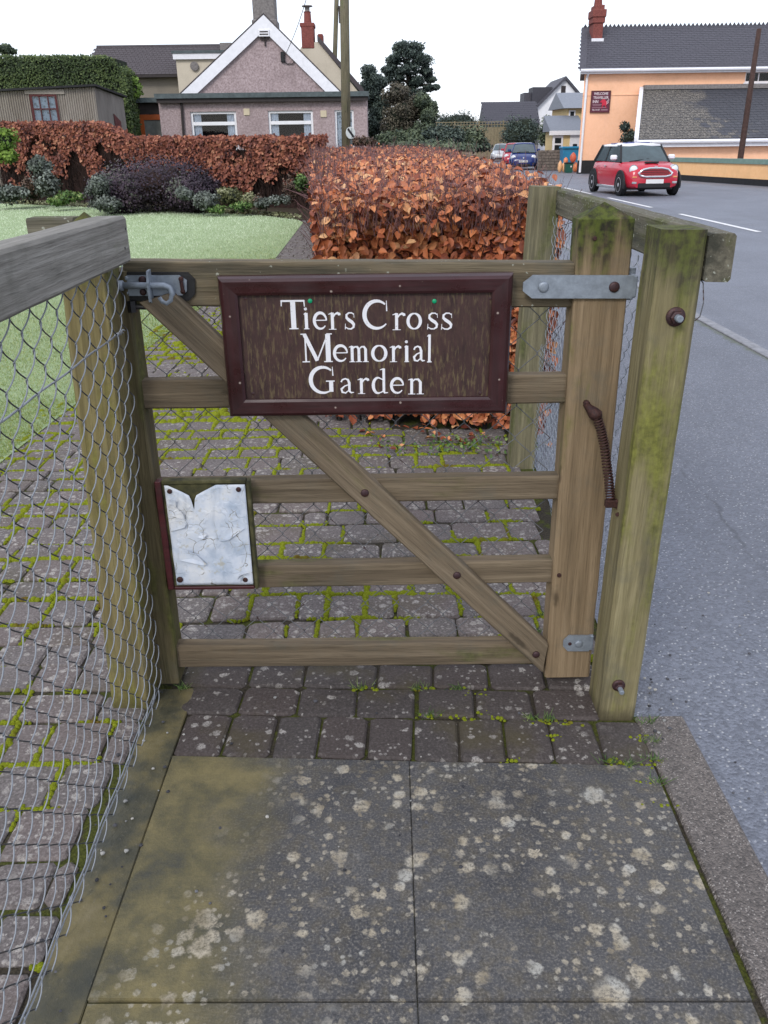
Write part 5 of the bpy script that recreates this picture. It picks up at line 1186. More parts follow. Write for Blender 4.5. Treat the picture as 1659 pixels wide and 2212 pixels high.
def corr(A, B, za, zb, n, amp, mat, name, hole=None):
    u = Vector((B.x-A.x, B.y-A.y, 0)); L = u.length; u.normalize(); nn = Vector((u.y, -u.x, 0)); N = n*6; mb = MB()
    def col_(i):
        f_ = i/N; q = Vector((A.x, A.y, 0))+u*(L*f_)+nn*(amp*math.sin(2*math.pi*n*f_)); return q, za+(zb-za)*f_
    for i in range(N):
        (a, z_a), (b, z_b) = col_(i), col_(i+1); f_ = (i+.5)/N
        if hole and hole[0] < f_ < hole[1]: segs = [(0, hole[2], 0, hole[2]), (hole[3], z_a, hole[3], z_b)]
        else: segs = [(0, z_a, 0, z_b)]
        for s0, s1, s2, s3 in segs: mb.add([(a.x, a.y, s0), (b.x, b.y, s2), (b.x, b.y, s3), (a.x, a.y, s1)], [(0, 1, 2, 3)])
    return obj(name, mb, M[mat], sh, None, True)
Lf = (C1-C0).length; wA = PY(64, 204, 29.9); wB = PY(120, 204, 30.1); wzt = wA.z; wzb = wzt-1.35
h0 = (wA.x-C0.x)/(C1.x-C0.x); h1 = (wB.x-C0.x)/(C1.x-C0.x)
corr(C0, C1, C0.z, C1.z, 52, .022, 'tin', 'side_sheet', (h0, h1, wzb, wzt))
corr(C1, C2, C1.z, C2.z, 9, .006, 'tin2', 'end_sheet')
u = (C1-C0); u.z = 0; u.normalize(); ang = math.atan2(u.y, u.x)
mW = Matrix.Translation(C0+u*((C1-C0).length*h0)) @ Matrix.Rotation(ang, 4, 'Z'); ww = (C1-C0).length*(h1-h0)
m1 = MB(); zz0 = wzb-C0.z; zz1 = wzt-C0.z
m1.box(-.02, .05, -.05, .03, zz0, zz1).box(ww-.05, ww+.02, -.05, .03, zz0, zz1).box(.05, ww-.05, -.049, .03, zz1-.06, zz1).box(.05, ww-.05, -.049, .03, zz0, zz0+.06)
wf = obj('window', m1, M['redbrown'], sh, mW)
for k in (1, 2): obj('mullion', MB().box(ww*k/3-.018, ww*k/3+.018, -.04, .02, zz0+.06, zz1-.06), M['redbrown'], wf, mW)
for k in (1, 2, 3): obj('transom', MB().box(.05, ww-.05, -.042, .018, zz1-.06-(zz1-zz0-.12)*k/3.4-.018, zz1-.06-(zz1-zz0-.12)*k/3.4+.018), M['redbrown'], wf, mW)
obj('pane', MB().box(.05, ww-.05, -.012, -.006, zz0+.06, zz1-.06), M['glass'], wf, mW)
obj('net_curtain', MB().box(.03, ww-.03, .04, .045, zz0, zz1), M['net'], wf, mW)
obj('lintel', MB().box(-.15, ww+.28, -.05, -.024, zz1+.01, zz1+.14), M['tin'], sh, mW)
obj('roof', MB().prism([C0+Vector((-.1, -.18, 0)), C1+Vector((.10, -.15, .02)), C2+Vector((.12, .1, .02)), Vector((C0.x, 33.5, C0.z-.1))], (0, 0, .06)), M['black'], sh)
d_ = C2-C1; a = C1+d_*.55; b = C1+d_*.78; nn = Vector((d_.y, -d_.x, 0)).normalized()*.03
obj('door', MB().prism([a+nn-Vector((0, 0, a.z)), b+nn-Vector((0, 0, b.z)), b+nn-Vector((0, 0, .80)), a+nn-Vector((0, 0, .62))], -nn*.5), M['redbrown'], sh)

# ------------------------------------------------------------------ inn across the road
YI = 46.0
inn = thing('inn', 'orange painted inn with long slate roof and brick chimney across the road', 'building', (17, YI, 0))
ix0_ = PY(1256, 250, YI).x; ix1_ = 30.0; ze = PY(1256, 152, YI).z; zr = PY(1265, 62, YI+3.6).z
wx0, wx1 = PY(1608, 180, YI).x, PY(1659, 180, YI).x+.2; wz0_, wz1_ = PY(1630, 178, YI).z, PY(1630, 152, YI).z-.05
mb = wall_holes(ix0_, ix1_, -.3, ze, YI, [(wx0, wx1, wz0_, wz1_)], .12, .3); sk = lambda X, Y0, Y1: X*Y1/Y0
mb.add([(ix0_, YI, -.3), (sk(ix0_, YI, YI+7.2), YI+7.2, -.3), (sk(ix0_, YI, YI+7.2), YI+7.2, ze), (sk(ix0_, YI, YI+3.6), YI+3.6, zr-.1), (ix0_, YI, ze)], [(0, 1, 2, 3, 4)])
obj('wall', mb, M['orange'], inn)
window(inn, wx0, wx1, wz0_, wz1_, YI+.06, vbars=((wx0+wx1)/2,), fr_=.06, curtains=False)
obj('plinth', MB().box(ix0_-.03, ix1_, YI-.04, YI+.0-.001, -.3, .62), M['black'], inn)
obj('string_course', MB().box(ix0_-.01, PY(1383, 205, YI).x, YI-.03, YI-.001, PY(1300, 205, YI).z-.03, PY(1300, 205, YI).z+.03), M['orange'], inn)
rf = obj('roof', MB().prism([(ix0_-.25, YI-.35, ze), (sk(ix0_, YI, YI+3.6)-.25, YI+3.6, zr-.02), (sk(ix0_, YI, YI+7.5)-.25, YI+7.5, ze)], (ix1_-ix0_, 0, 0)), M['slate'], inn)
slates(rf, (ix0_-.27, YI-.37, ze+.03), (ix1_-.3, YI-.37, ze+.03), (0, 3.97, zr-ze), 22, 68, M['slate'], skew=ix0_*3.97/YI)
rt_ = MB(); rt_.prism([(-.105, -.14, -.10), (-.105, .14, -.10), (-.105, 0, .02)], (.2, 0, 0)).prism([(-.10, -.02, 0), (.10, -.02, 0), (.0, -.02, .15)], (0, .04, 0)); rme = rt_.mesh('ridge_tile', M['slate'])
x = sk(ix0_, YI, YI+3.6)-.15
while x < ix1_-.3: link('ridge_tile', rme, rf, Matrix.Translation((x, YI+3.6, zr+.06))); x += .215
obj('verge', MB().prism([(ix0_-.34, YI-.36, ze-.05), (sk(ix0_, YI, YI+3.6)-.34, YI+3.6, zr-.05), (sk(ix0_, YI, YI+3.6)-.34, YI+3.6, zr+.06), (ix0_-.34, YI-.36, ze+.07)], (.32, 0, 0)), M['slate'], rf)
obj('gutter', MB().tube([(ix0_-.3, YI-.45, ze-.04), (ix1_, YI-.45, ze-.04)], .075, 8), M['soffit'], inn)
obj('fascia', MB().box(ix0_-.25, ix1_, YI-.36, YI-.30, ze-.18, ze+.04).box(ix0_-.2, ix1_, YI-.30, YI-.002, ze-.17, ze-.13), M['soffit'], inn)
d0 = PY(1268, 170, YI-.1); d1 = PY(1252, 368, YI-.1); obj('drainpipe', MB().tube([(d0.x, YI-.40, ze-.05), (d0.x, YI-.1, ze-.35), (d0.x, YI-.1, .05)], .06, 8), M['upvc'], inn)
c0_, c1_ = PY(1279, 60, YI+2.6).x, PY(1300, 60, YI+2.6).x; zc0 = PY(1288, 78, YI+2.4).z; zc1 = PY(1288, 12, YI+2.6).z
ch = obj('chimney', MB().bbox(c0_, c1_, YI+2.3, YI+3.2, zc0-.8, zc1, .02).bbox(c0_-.1, c1_+.1, YI+2.2, YI+3.3, zc1-.55, zc1-.2, .03).bbox(c0_-.06, c1_+.06, YI+2.24, YI+3.26, zc1-.8, zc1-.55, .02), M['brick'], inn)
obj('pot', MB().lathe([(.22, -.05), (.19, .3), (.17, .8)], Matrix.Translation(((c0_+c1_)/2, YI+2.75, zc1)), 10), M['brick'], ch); obj('flashing', MB().bbox(c0_-.06, c1_+.06, YI+2.2, YI+2.32, zc0-.35, zc0-.12, .01), M['soffit'], ch)
# lean-to with catslide roof
YE = 40.5
ext = thing('inn_lean_to', 'low lean-to of the inn with lichened slate roof and white gutter', 'building', (17, YE, 0))
ex0 = PY(1380, 290, YE).x; ex1 = 24.0; zg = PY(1500, 301, YE).z; zt_ = PY(1500, 190, YI-.1).z
obj('wall', MB().prism([(ex0+.35, YE+.35, -.3), (ex1, YE+.35, -.3), (ex1, YI-.01, -.3), (sk(ex0+.35, YE, YI), YI-.01, -.3)], (0, 0, zg+.25)), M['orange'], ext)
rb = obj('roof', MB().prism([(ex0, YE, zg), (sk(ex0, YE, YI), YI-.02, zt_), (sk(ex0, YE, YI), YI-.02, zg)], (ex1-ex0, 0, 0)), M['slate_l'], ext)
slates(rb, (ex0, YE-.02, zg+.03), (ex1, YE-.02, zg+.03), (0, YI-.06-YE, zt_-zg), 21, 40, M['slate_l'], 298, skew=ex0*(YI-YE)/YE)
obj('flashing', MB().box(sk(ex0, YE, YI)-.05, ex1+1, YI-.42, YI-.03, zt_-.06, zt_+.14), M['cement'], ext)
obj('gutter', MB().tube([(ex0-.1, YE-.1, zg-.08), (ex1, YE-.1, zg-.08)], .085, 8).box(ex0-.1, ex1, YE-.02, YE+.3, zg-.30, zg-.16), M['soffit'], ext)
obj('barge_board', MB().prism([(ex0-.20, YE-.05, zg-.2), (ex0-.20, YE-.05, zg+.09), (sk(ex0, YE, YI)-.20, YI-.02, zt_+.09), (sk(ex0, YE, YI)-.20, YI-.02, zt_-.1)], (.19, 0, 0)), M['soffit'], ext)
dp = PY(1408, 303, YE-.15); obj('drainpipe', MB().tube([(dp.x, YE-.1, zg-.1), (dp.x-.12, YE+.15, zg-.45), (dp.x-.15, YE+.3, zg-.6), (dp.x-.15, YE+.3, 0)], .05, 8), M['soffit'], ext)
# low garden wall of the inn
wl = thing('low_wall', 'low apricot wall with green coping and black base in front of the inn', 'wall', (14, 32, 0))
A = Vector((11.9, 38.5, 0)); B = G(1700, 405); B = A+(Vector((B.x, B.y, 0))-A)*1.25
u = (B-A).normalized(); nn = Vector((u.y, -u.x, 0)); hz = .84
if nn.y > 0: nn = -nn
def wseg(z0, z1, f_, bk, mat, name): obj(name, MB().prism([A+nn*f_+Vector((0, 0, z0)), B+nn*f_+Vector((0, 0, z0)), B+nn*f_+Vector((0, 0, z1)), A+nn*f_+Vector((0, 0, z1))], nn*bk), M[mat], wl)
wseg(.20, hz-.16, .0, -.24, 'apricot', 'wall_face'); wseg(-.1, .20, .02, -.28, 'black', 'plinth'); wseg(hz-.16, hz, .05, -.34, 'copegreen', 'coping')
mass('wall_shrub', 'dark climbing shrub against the inn wall beside the lean-to', 'shrub', [blob(1362, 300, 22, 24, YI-1.2, .6), blob(1350, 275, 10, 12, YI-.9, .4)], 'darktree', .12, 900)

# inn sign
isg = thing('inn_sign', 'square maroon wall sign with white lettering and red emblem on the inn', 'sign', (11, YI-.1, 2.8))
sa, sb = PY(1277, 196, YI-.08), PY(1317, 243, YI-.08); sx0, sx1 = (PY(1278, 196, YI).x+PY(1273, 243, YI).x)/2, (PY(1320, 196, YI).x+PY(1315, 243, YI).x)/2; sz1, sz0 = sa.z, sb.z
M['isign'] = plain('sign_maroon', (.115, .028, .050), .5, .1, 5)
M['isign_f'] = plain('sign_frame', (.10, .03, .03), .6, .15, 8)
M['iwhite'] = plain('sign_white', (.66, .56, .58), .6, .05, 8); M['ired'] = plain('sign_red', (.55, .03, .06), .5, .1, 8); M['idim'] = plain('sign_small_print', (.30, .17, .20), .6, .05, 8)
obj('panel', MB().box(sx0+.03, sx1-.03, YI-.07, YI-.03, sz0+.03, sz1-.03), M['isign'], isg)
obj('frame', MB().box(sx0, sx0+.04, YI-.085, YI-.02, sz0, sz1).box(sx1-.04, sx1, YI-.085, YI-.02, sz0, sz1).box(sx0+.04, sx1-.04, YI-.084, YI-.02, sz1-.04, sz1).box(sx0+.04, sx1-.04, YI-.084, YI-.02, sz0, sz0+.04), M['isign_f'], isg)
def text(body, x0, x1, z, h, y, mat, parent, name='lettering', bold=0.0):
    cu = bpy.data.curves.new('t', 'FONT'); cu.body = body; cu.size = 1.0; cu.resolution_u = 2; cu.extrude = .01; cu.offset = bold
    o = bpy.data.objects.new('t', cu); C.objects.link(o); dg = bpy.context.evaluated_depsgraph_get(); dg.update()
    me = bpy.data.meshes.new_from_object(o.evaluated_get(dg)); bpy.data.objects.remove(o)
    n = len(me.vertices); co = np.zeros(n*3); me.vertices.foreach_get('co', co); co = co.reshape(-1, 3)
    a, b = co[:, 0].min(), co[:, 0].max(); c_, d = co[:, 1].min(), co[:, 1].max()
    new = np.stack([x0+(co[:, 0]-a)/(b-a)*(x1-x0), y-.006-co[:, 2]*.5, z+(co[:, 1]-c_)/(d-c_)*h], 1); me.vertices.foreach_set('co', new.ravel()); me.update()
    me.materials.clear(); me.materials.append(mat); me.name = name; return link(name, me, parent)
SW, SH = sx1-sx0, sz1-sz0; ty = YI-.072
X_ = lambda f_: sx0+SW*f_
Z_ = lambda f_: sz0+SH*f_
text('WELCOME', X_(.13), X_(.86), Z_(.80), SH*.125, ty, M['iwhite'], isg, bold=.02)
text('TRAVELLER', X_(.11), X_(.90), Z_(.625), SH*.12, ty, M['iwhite'], isg, bold=.02)
text('INN', X_(.10), X_(.38), Z_(.44), SH*.13, ty, M['iwhite'], isg, bold=.02)
obj('print_line', MB().box(X_(.10), X_(.56), ty-.008, ty, Z_(.355), Z_(.385)), M['idim'], isg); obj('print_line', MB().box(X_(.12), X_(.52), ty-.008, ty, Z_(.305), Z_(.33)), M['idim'], isg); obj('print_line', MB().box(X_(.09), X_(.80), ty-.008, ty, Z_(.215), Z_(.245)), M['idim'], isg)
text('TEL: 01437', X_(.09), X_(.50), Z_(.09), SH*.075, ty, M['iwhite'], isg, bold=.01); obj('print_line', MB().box(X_(.56), X_(.90), ty-.008, ty, Z_(.095), Z_(.155)), M['idim'], isg)
E2 = lambda pts: [Vector((X_(a), ty-.002, Z_(b))) for a, b in pts]
em = obj('emblem', MB().prism(E2([(.46, .44), (.52, .54), (.62, .62), (.72, .60), (.78, .52), (.86, .47), (.84, .38), (.78, .30), (.70, .34), (.62, .30), (.56, .36), (.60, .44), (.52, .48)]), (0, -.012, 0)).prism(E2([(.60, .30), (.64, .30), (.60, .20), (.57, .21)]), (0, -.010, 0)).prism(E2([(.74, .32), (.78, .30), (.84, .24), (.80, .22)]), (0, -.010, 0)), M['ired'], isg)
for k in range(3): obj('emblem_stroke', MB().prism(E2([(.80, .50-.055*k), (.93, .62-.07*k), (.935, .60-.07*k), (.81, .485-.055*k)]), (0, -.018, 0)), M['iwhite'], em)

# leaning post in front of the inn
lp_ = thing('leaning_pole', 'dark brown wooden pole standing in front of the inn roof', 'pole', (17.5, 38, 0))
a = PY(1595, 372, 35.5); b = PY(1640, 62, 35.5)
obj('shaft', MB().tube([a+Vector((-.02, 0, -.4)), a, (a+b)/2, b], [.12, .118, .105, .085], 10), plain('brown_pole', (.060, .034, .028), .8, .3, 10, .01), lp_, None, True)

# ------------------------------------------------------------------ utility poles and wires
M['pole'] = wood('pole_timber', (.13, .115, .075), (.21, .19, .13), .25, (.10, .11, .05), .35)
def upole(name, label, x0_, y0_, x1_, y1_, Y, r0, r1):
    root = thing(name, label, 'pole', (PY(x1_, y1_, Y).x, Y, 0)); b = PY(x1_, y1_, Y); a = PY(x0_, y0_, Y); d = (b-a)/(b.z-a.z); base = b-d*b.z; top_ = a+d*1.6
    m, L = frame(base-d*.3, top_, (0, 1, 0)); mi = m.inverted()
    obj('shaft', MB().tube([mi @ (base-d*.3), mi @ base.lerp(top_, .5), mi @ top_], [r0, (r0+r1)/2, r1], 14), M['pole'], root, m, True); return root, top_
p1, tp1 = upole('utility_pole', 'thick wooden utility pole rising from behind the hedge beside the bungalow', 744, 0, 748, 300, 26, .135, .12)
p2, tp2 = upole('utility_pole', 'thinner distant wooden utility pole behind the bungalow roof', 727, 0, 723.5, 120, 52, .14, .12)
a = PY(727, 0, 52); obj('step_iron', MB().tube([a+Vector((.05, -.15, -.4)), a+Vector((.28, -.15, -.4))], .03, 6).box(a.x+.1, a.x+.22, 51.8, 51.95, a.z-1.1, a.z-.3), M['fascia_d'], p2)
sgp = thing('speed_sign', 'round white road sign with black diagonal bar beside the utility pole', 'road sign', (-.75, 25.7, 0))
c_ = PY(757, 287, 25.7); R_ = .155; q = Matrix.Translation(c_) @ Matrix.Rotation(rad(35), 4, 'Z') @ Matrix.Rotation(rad(90), 4, 'X')
obj('disc', MB().lathe([(R_, 0), (R_, .012), (R_*.98, .014)], q, 24), plain('sign_white_face', (.62, .66, .64), .5, .04, 5), sgp)
b_ = MB(); b_.box(-R_*.92, R_*.92, -.032, .032, .0145, .018); obj('bar', b_, M['black'], sgp, q @ Matrix.Rotation(rad(-48), 4, 'Z'))
obj('sign_post', MB().tube([c_+Vector((.02, .03, .12)), Vector((c_.x+.02, c_.y+.03, -.1))], .03, 8), M['greyfelt'], sgp)
wr_ = thing('service_cable', 'black overhead cable running down to the bungalow gable', 'cable', (-3, 38, 5))
a, b = PY(655, 0, 32), PY(613, 125, YBG-.06); tp = a+(a-b)*.6
obj('wire', MB().tube([tp.lerp(b, i/14)-Vector((0, 0, .25*math.sin(math.pi*i/14))) for i in range(15)], .012, 5), M['black'], wr_)

# ------------------------------------------------------------------ far houses and walls
fb = thing('distant_bungalow', 'low house with plain grey tiled roof beyond the trees', 'house', (10, 78, 0))
YF = 98.0; a, b = PY(1041, 222, YF+3).x, PY(1139, 222, YF+3).x; zr = PY(1090, 221, YF+3).z; ze = PY(1090, 268, YF).z
obj('roof', MB().prism([(a, YF, ze), (a, YF+3, zr), (a, YF+6, ze)], (b-a+1, 0, 0)), M['slate'], fb); slates(fb, (a, YF-.03, ze+.03), (b+1, YF-.03, ze+.03), (0, 3, zr-ze), 11, 22, M['slate']); obj('wall', MB().box(a+.3, b+1, YF+.3, YF+5.6, 0, ze), M['cement'], fb)
fw = thing('white_house', 'white gabled house with steep dark roof beyond the inn', 'house', (14, 74, 0))
YW = 104.0; g0, g1, g2 = PY(1150, 244, YW), PY(1221, 172, YW), PY(1262, 222, YW)
obj('gable', MB().prism([(g0.x, YW, 0), (g2.x, YW, 0), (g2.x, YW, g2.z), (g1.x, YW, g1.z), (g0.x, YW, g0.z)], (0, .3, 0)), M['whitewall'], fw)
for e, s_ in ((g0, -1), (g2, 1)):
    obj('roof', MB().prism([(g1.x, YW-.4, g1.z+.02), (e.x+s_*.3, YW-.4, e.z-.2), (e.x+s_*.3, YW-.4, e.z+.12), (g1.x, YW-.4, g1.z+.34)], (0, 9, 0)), M['slate'], fw)
rl, rr = PY(1152, 245, YW+1), PY(1222, 178, YW+4)
rx = PY(1153, 205, YW).x; obj('dormer', MB().prism([(PY(1137, 200, YW).x, YW+1.5, g0.z-.6), (PY(1137, 200, YW).x, YW+1.5, PY(1137, 200, YW+1.5).z), (PY(1152, 200, YW).x, YW+1.5, PY(1152, 200, YW+1.5).z), (PY(1152, 200, YW).x, YW+1.5, g0.z-.6)], (0, 3, 0)), M['slate'], fw)
obj('dormer', MB().prism([(PY(1153, 190, YW).x, YW+.5, g0.z-.2), (PY(1153, 188, YW).x, YW+.5, PY(1153, 188, YW+.5).z), (PY(1196, 188, YW).x, YW+.5, PY(1196, 188, YW+.5).z)], (0, 3, 0)), M['slate'], fw)
c_ = PY(1217, 193, YW); obj('window', MB().box(c_.x-.25, c_.x+.25, YW-.03, YW+.02, c_.z-.35, c_.z+.35), M['fascia_d'], fw)
ct = thing('yellow_cottage', 'pale yellow cottage with white glazed porch tucked beside the inn', 'house', (12.3, 58, 0))
YT = 58.0; a, b = PY(1226, 230, YT).x, PY(1262, 230, YT).x; z_ = PY(1240, 232, YT).z
obj('wall', MB().box(a, b+1, YT, YT+5, 0, z_), M['yellow'], ct); obj('roof', MB().prism([(a-.3, YT-.4, z_-.05), (a-.3, YT+2.5, PY(1250, 200, YT+2.5).z), (a-.3, YT+5, z_)], (3, 0, 0)), M['paleslate'], ct)
w_ = obj('window', MB().box(PY(1229, 240, YT).x, PY(1243, 240, YT).x, YT-.06, YT-.001, PY(1236, 262, YT).z, PY(1236, 238, YT).z), M['upvc'], ct); obj('pane', MB().box(PY(1232, 240, YT).x, PY(1240, 240, YT).x, YT-.08, YT-.061, PY(1236, 260, YT).z, PY(1236, 241, YT).z), M['room'], w_)
YQ = 55.5; a, b = PY(1195, 290, YQ).x, PY(1258, 290, YQ).x; z_ = PY(1215, 284, YQ).z
po = obj('porch', MB().box(a, b, YQ, YT, 0, z_), M['yellow'], ct)
obj('porch_roof', MB().prism([(a-.2, YQ-.2, z_), (a-.2, YT, z_+.95), (a-.2, YT, z_)], (b-a+.4, 0, 0)), M['paleslate'], po); obj('porch_fascia', MB().box(a-.25, b+.2, YQ-.24, YQ-.02, z_-.2, z_+.04), M['upvc'], po)
w_ = obj('porch_window', MB().box(a-.02, a+.62, YQ-.05, YQ-.002, .45, z_-.22), M['upvc'], po); obj('pane', MB().box(a+.12, a+.50, YQ-.07, YQ-.051, .6, z_-.75), M['room'], w_); obj('pane', MB().box(a+.12, a+.50, YQ-.07, YQ-.051, z_-.65, z_-.35), M['room'], w_)
d_ = obj('porch_door', MB().box(PY(1231, 300, YQ).x, PY(1254, 300, YQ).x, YQ-.05, YQ-.002, 0, z_-.2), M['upvc'], po); obj('pane', MB().box(PY(1238, 300, YQ).x, PY(1247, 300, YQ).x, YQ-.07, YQ-.051, .7, z_-.7), M['room'], d_)
sw = thing('stone_wall', 'short coursed stone wall beside the parked blue car', 'wall', (11.2, 56, 0))
YZ = 52.3; a, b = PY(1163, 340, YZ).x, PY(1216, 340, YZ).x; z_ = PY(1190, 324, YZ).z; nr = 7
obj('core', MB().box(a+.02, b-.02, YZ+.05, YZ+.4, -.1, z_-.03), M['cement'], sw)
for r_ in range(nr):
    x = a-random.random()*.15
    while x < b:
        L = random.uniform(.18, .42); x1_ = min(x+L, b)
        if x1_-max(x, a) > .05: obj('stone', MB().bbox(max(x, a), x1_-.012, YZ+random.uniform(-.02, .02), YZ+.2, z_*r_/nr+.005, z_*(r_+1)/nr-.008, .012), M['stone'], sw)
        x += L
# bins and bags
M['binblue'] = plain('blue_plastic', (.015, .21, .40), .4, .12, 5, 0, 0, .5)
bn = thing('blue_bin', 'large blue wheeled commercial bin beside the inn', 'bin', (10.9, 50, 0))
a, b = PY(1216, 330, 50), PY(1250, 330, 50); z1 = PY(1232, 318, 50).z
obj('tub', MB().prism([(a.x+.06, 50, .18), (b.x-.06, 50, .18), (b.x, 50, z1-.08), (a.x, 50, z1-.08)], (0, .9, 0)), M['binblue'], bn); obj('lid', MB().bbox(a.x-.05, b.x+.05, 49.9, 50.95, z1-.08, z1+.04, .03), M['binblue'], bn)
for x in (a.x+.15, b.x-.15): obj('wheel', MB().lathe([(.09, -.03), (.09, .03)], Matrix.Translation((x, 50.1, .09)) @ Matrix.Rotation(rad(90), 4, 'Y'), 12), M['black'], bn)
M['bag'] = plain('orange_bag', (.72, .26, .12), .45, .2, 5, 0, 0, .5); M['bag2'] = plain('red_bag', (.60, .14, .08), .45, .2, 5, 0, 0, .5); M['bag3'] = plain('yellow_bag', (.80, .45, .22), .45, .2, 5, 0, 0, .5)
for k, (x_, yb_, w_, h_, mt, lb) in enumerate([(1210, 366, 8, 19, 'bag3', 'pale yellow refuse bag at the outer end of the pile'), (1219, 366, 9, 17, 'bag3', 'yellow refuse bag leaning next to the small green bin'), (1222, 352, 8, 10, 'bag', 'orange refuse bag lying on top of the yellow bags'), (1238, 349, 11, 16, 'bag2', 'big red refuse bag on top of the pile against the blue bin'), (1243, 366, 9, 16, 'bag', 'orange refuse bag between small green bin and inn corner')]):
    Yk = 48.2+.12*k; c_ = PY(x_, yb_-h_/2, Yk); rx = w_*.5/FPX*Yk*1.12; rz = h_*.5/FPX*Yk*1.15; bm = bmesh.new(); bmesh.ops.create_icosphere(bm, subdivisions=3, radius=1)
    for v in bm.verts:
        q = v.co.copy(); s_ = 1+.18*mnoise.noise(q*2.3+Vector((k*5, 0, 0))); tz = max(0, q.z-.75)*.9; v.co = Vector((q.x*rx*s_*(1-tz*2), q.y*rx*s_*(1-tz*2), (q.z+tz*.6)*rz))
    z0 = c_.z if k in (2, 3) else rz*.92
    o = obj('refuse_bag', MB().bm(bm), M[mt], None, Matrix.Translation((c_.x, Yk, z0)), True); bm.free(); tag(o, lb, 'bag', 'refuse bags beside the inn')
gb = thing('green_caddy', 'small dark green recycling caddy among the refuse bags', 'bin', (11, 47.5, 0)); c_ = PY(1230, 357, 47.6); 
obj('tub', MB().prism([(c_.x-.17, 47.6, 0), (c_.x+.17, 47.6, 0), (c_.x+.21, 47.6, .46), (c_.x-.21, 47.6, .46)], (0, .38, 0)), plain('green_plastic', (.012, .09, .07), .5, .1, 5), gb); obj('label', MB().box(c_.x+.06, c_.x+.12, 47.58, 47.6, .26, .34), M['upvc'], gb); obj('rim', MB().bbox(c_.x-.23, c_.x+.23, 47.57, 48.0, .44, .50, .01), M['black'], gb)
# ------------------------------------------------------------------ trees and bushes along the road
M['winter'] = m_leaf('half_bare_tree', [(0, (.035, .030, .024)), (.5, (.075, .066, .046)), (1, (.13, .115, .08))])
def tree(name, label, blobs, mat, size, n, trunk, group='trees beyond the bungalow', core=True, clump=.5):
    base = trunk[0]; root = mass(name, label, 'tree', blobs, mat, size, n, None, group, core=core, clump=clump, base=(base[0], base[1], 0), sub=13)
    k = len(trunk); r0 = .035*trunk[-1][2]+.05
    tr_ = obj('trunk', MB().tube([Vector(q) for q in trunk], [r0*(1-.75*i/(k-1)) for i in range(k)], 8), M['bark'], root, None, True)
    for c_, r_ in blobs:
        f_ = min(.85, max(.25, (c_[2]-r_[2]*.8)/trunk[-1][2])); i = f_*(k-1); j = min(int(i), k-2); s_ = Vector(trunk[j]).lerp(Vector(trunk[j+1]), i-j)
        mid = s_.lerp(Vector(c_), .5)+Vector((random.uniform(-.2, .2), random.uniform(-.2, .2), .15))
        obj('limb', MB().tube([s_, mid, Vector(c_)], [r0*.4, r0*.26, r0*.10], 6), M['bark'], tr_, None, True)
    return root
Yt = 60.0
def trunk_px(pts, Y): return [(PY(pts[0][0], pts[0][1], Y).x, Y, -.1)]+[P3(x_, y_, Y) for x_, y_ in pts[1:]]
tree('tall_cypress', 'tall dark round-headed evergreen with open layered boughs', [blob(868, 104, 24, 17, Yt, 1.4), blob(896, 106, 22, 17, Yt, 1.4), blob(880, 122, 40, 18, Yt, 2), blob(850, 132, 18, 15, Yt, 1.3), blob(912, 132, 22, 18, Yt, 1.4), blob(842, 152, 22, 16, Yt, 1.4), blob(880, 152, 30, 20, Yt, 1.6), blob(922, 156, 16, 13, Yt, 1), blob(852, 172, 24, 18, Yt, 1.4), blob(900, 178, 22, 15, Yt, 1.2), blob(930, 172, 12, 8, Yt, .7), blob(926, 190, 16, 8, Yt, .8), blob(942, 188, 7, 4, Yt-.5, .4), blob(885, 205, 26, 24, Yt, 1.3), blob(860, 198, 22, 24, Yt, 1.3), blob(908, 205, 14, 16, Yt, .9)], 'darktree', .14, 22000, trunk_px([(885, 320), (884, 260), (882, 190), (880, 110)], Yt), core=False, clump=.7)
tree('ivy_tree', 'dark ivy-clad tree beside the cream house', [blob(798, 160, 20, 22, 57, 1.4), blob(812, 180, 26, 26, 57, 1.6), blob(796, 205, 28, 36, 57, 1.6), blob(818, 235, 32, 50, 57, 1.6), blob(802, 275, 34, 40, 56.5, 1.5)], 'darktree', .14, 15000, trunk_px([(805, 320), (803, 250), (800, 160)], 57))
tree('winter_tree', 'brownish half-bare tree in front of the tall dark evergreen', [blob(858, 205, 30, 30, 55, 1.4), blob(868, 250, 44, 48, 54.5, 1.6), blob(898, 235, 30, 40, 55, 1.4), blob(850, 280, 34, 36, 54.5, 1.3), blob(885, 285, 36, 34, 54.3, 1.3)], 'winter', .12, 13000, trunk_px([(862, 325), (864, 260), (870, 190)], 55), clump=.6)
tree('green_tree', 'mid green leafy tree on the road side of the evergreen group', [blob(916, 222, 22, 26, 54, 1), blob(926, 252, 22, 30, 53.5, 1.1), blob(915, 285, 36, 30, 53, 1.2), blob(936, 235, 10, 16, 53.5, .6)], 'midtree', .12, 10000, trunk_px([(918, 325), (919, 270), (920, 215)], 53.5))
tree('grey_tree', 'distant grey-green tree top above the clipped hedge', [blob(12, 108, 16, 12, 62, 1.2)], 'midtree', .2, 700, trunk_px([(12, 250), (12, 180), (12, 110)], 62))
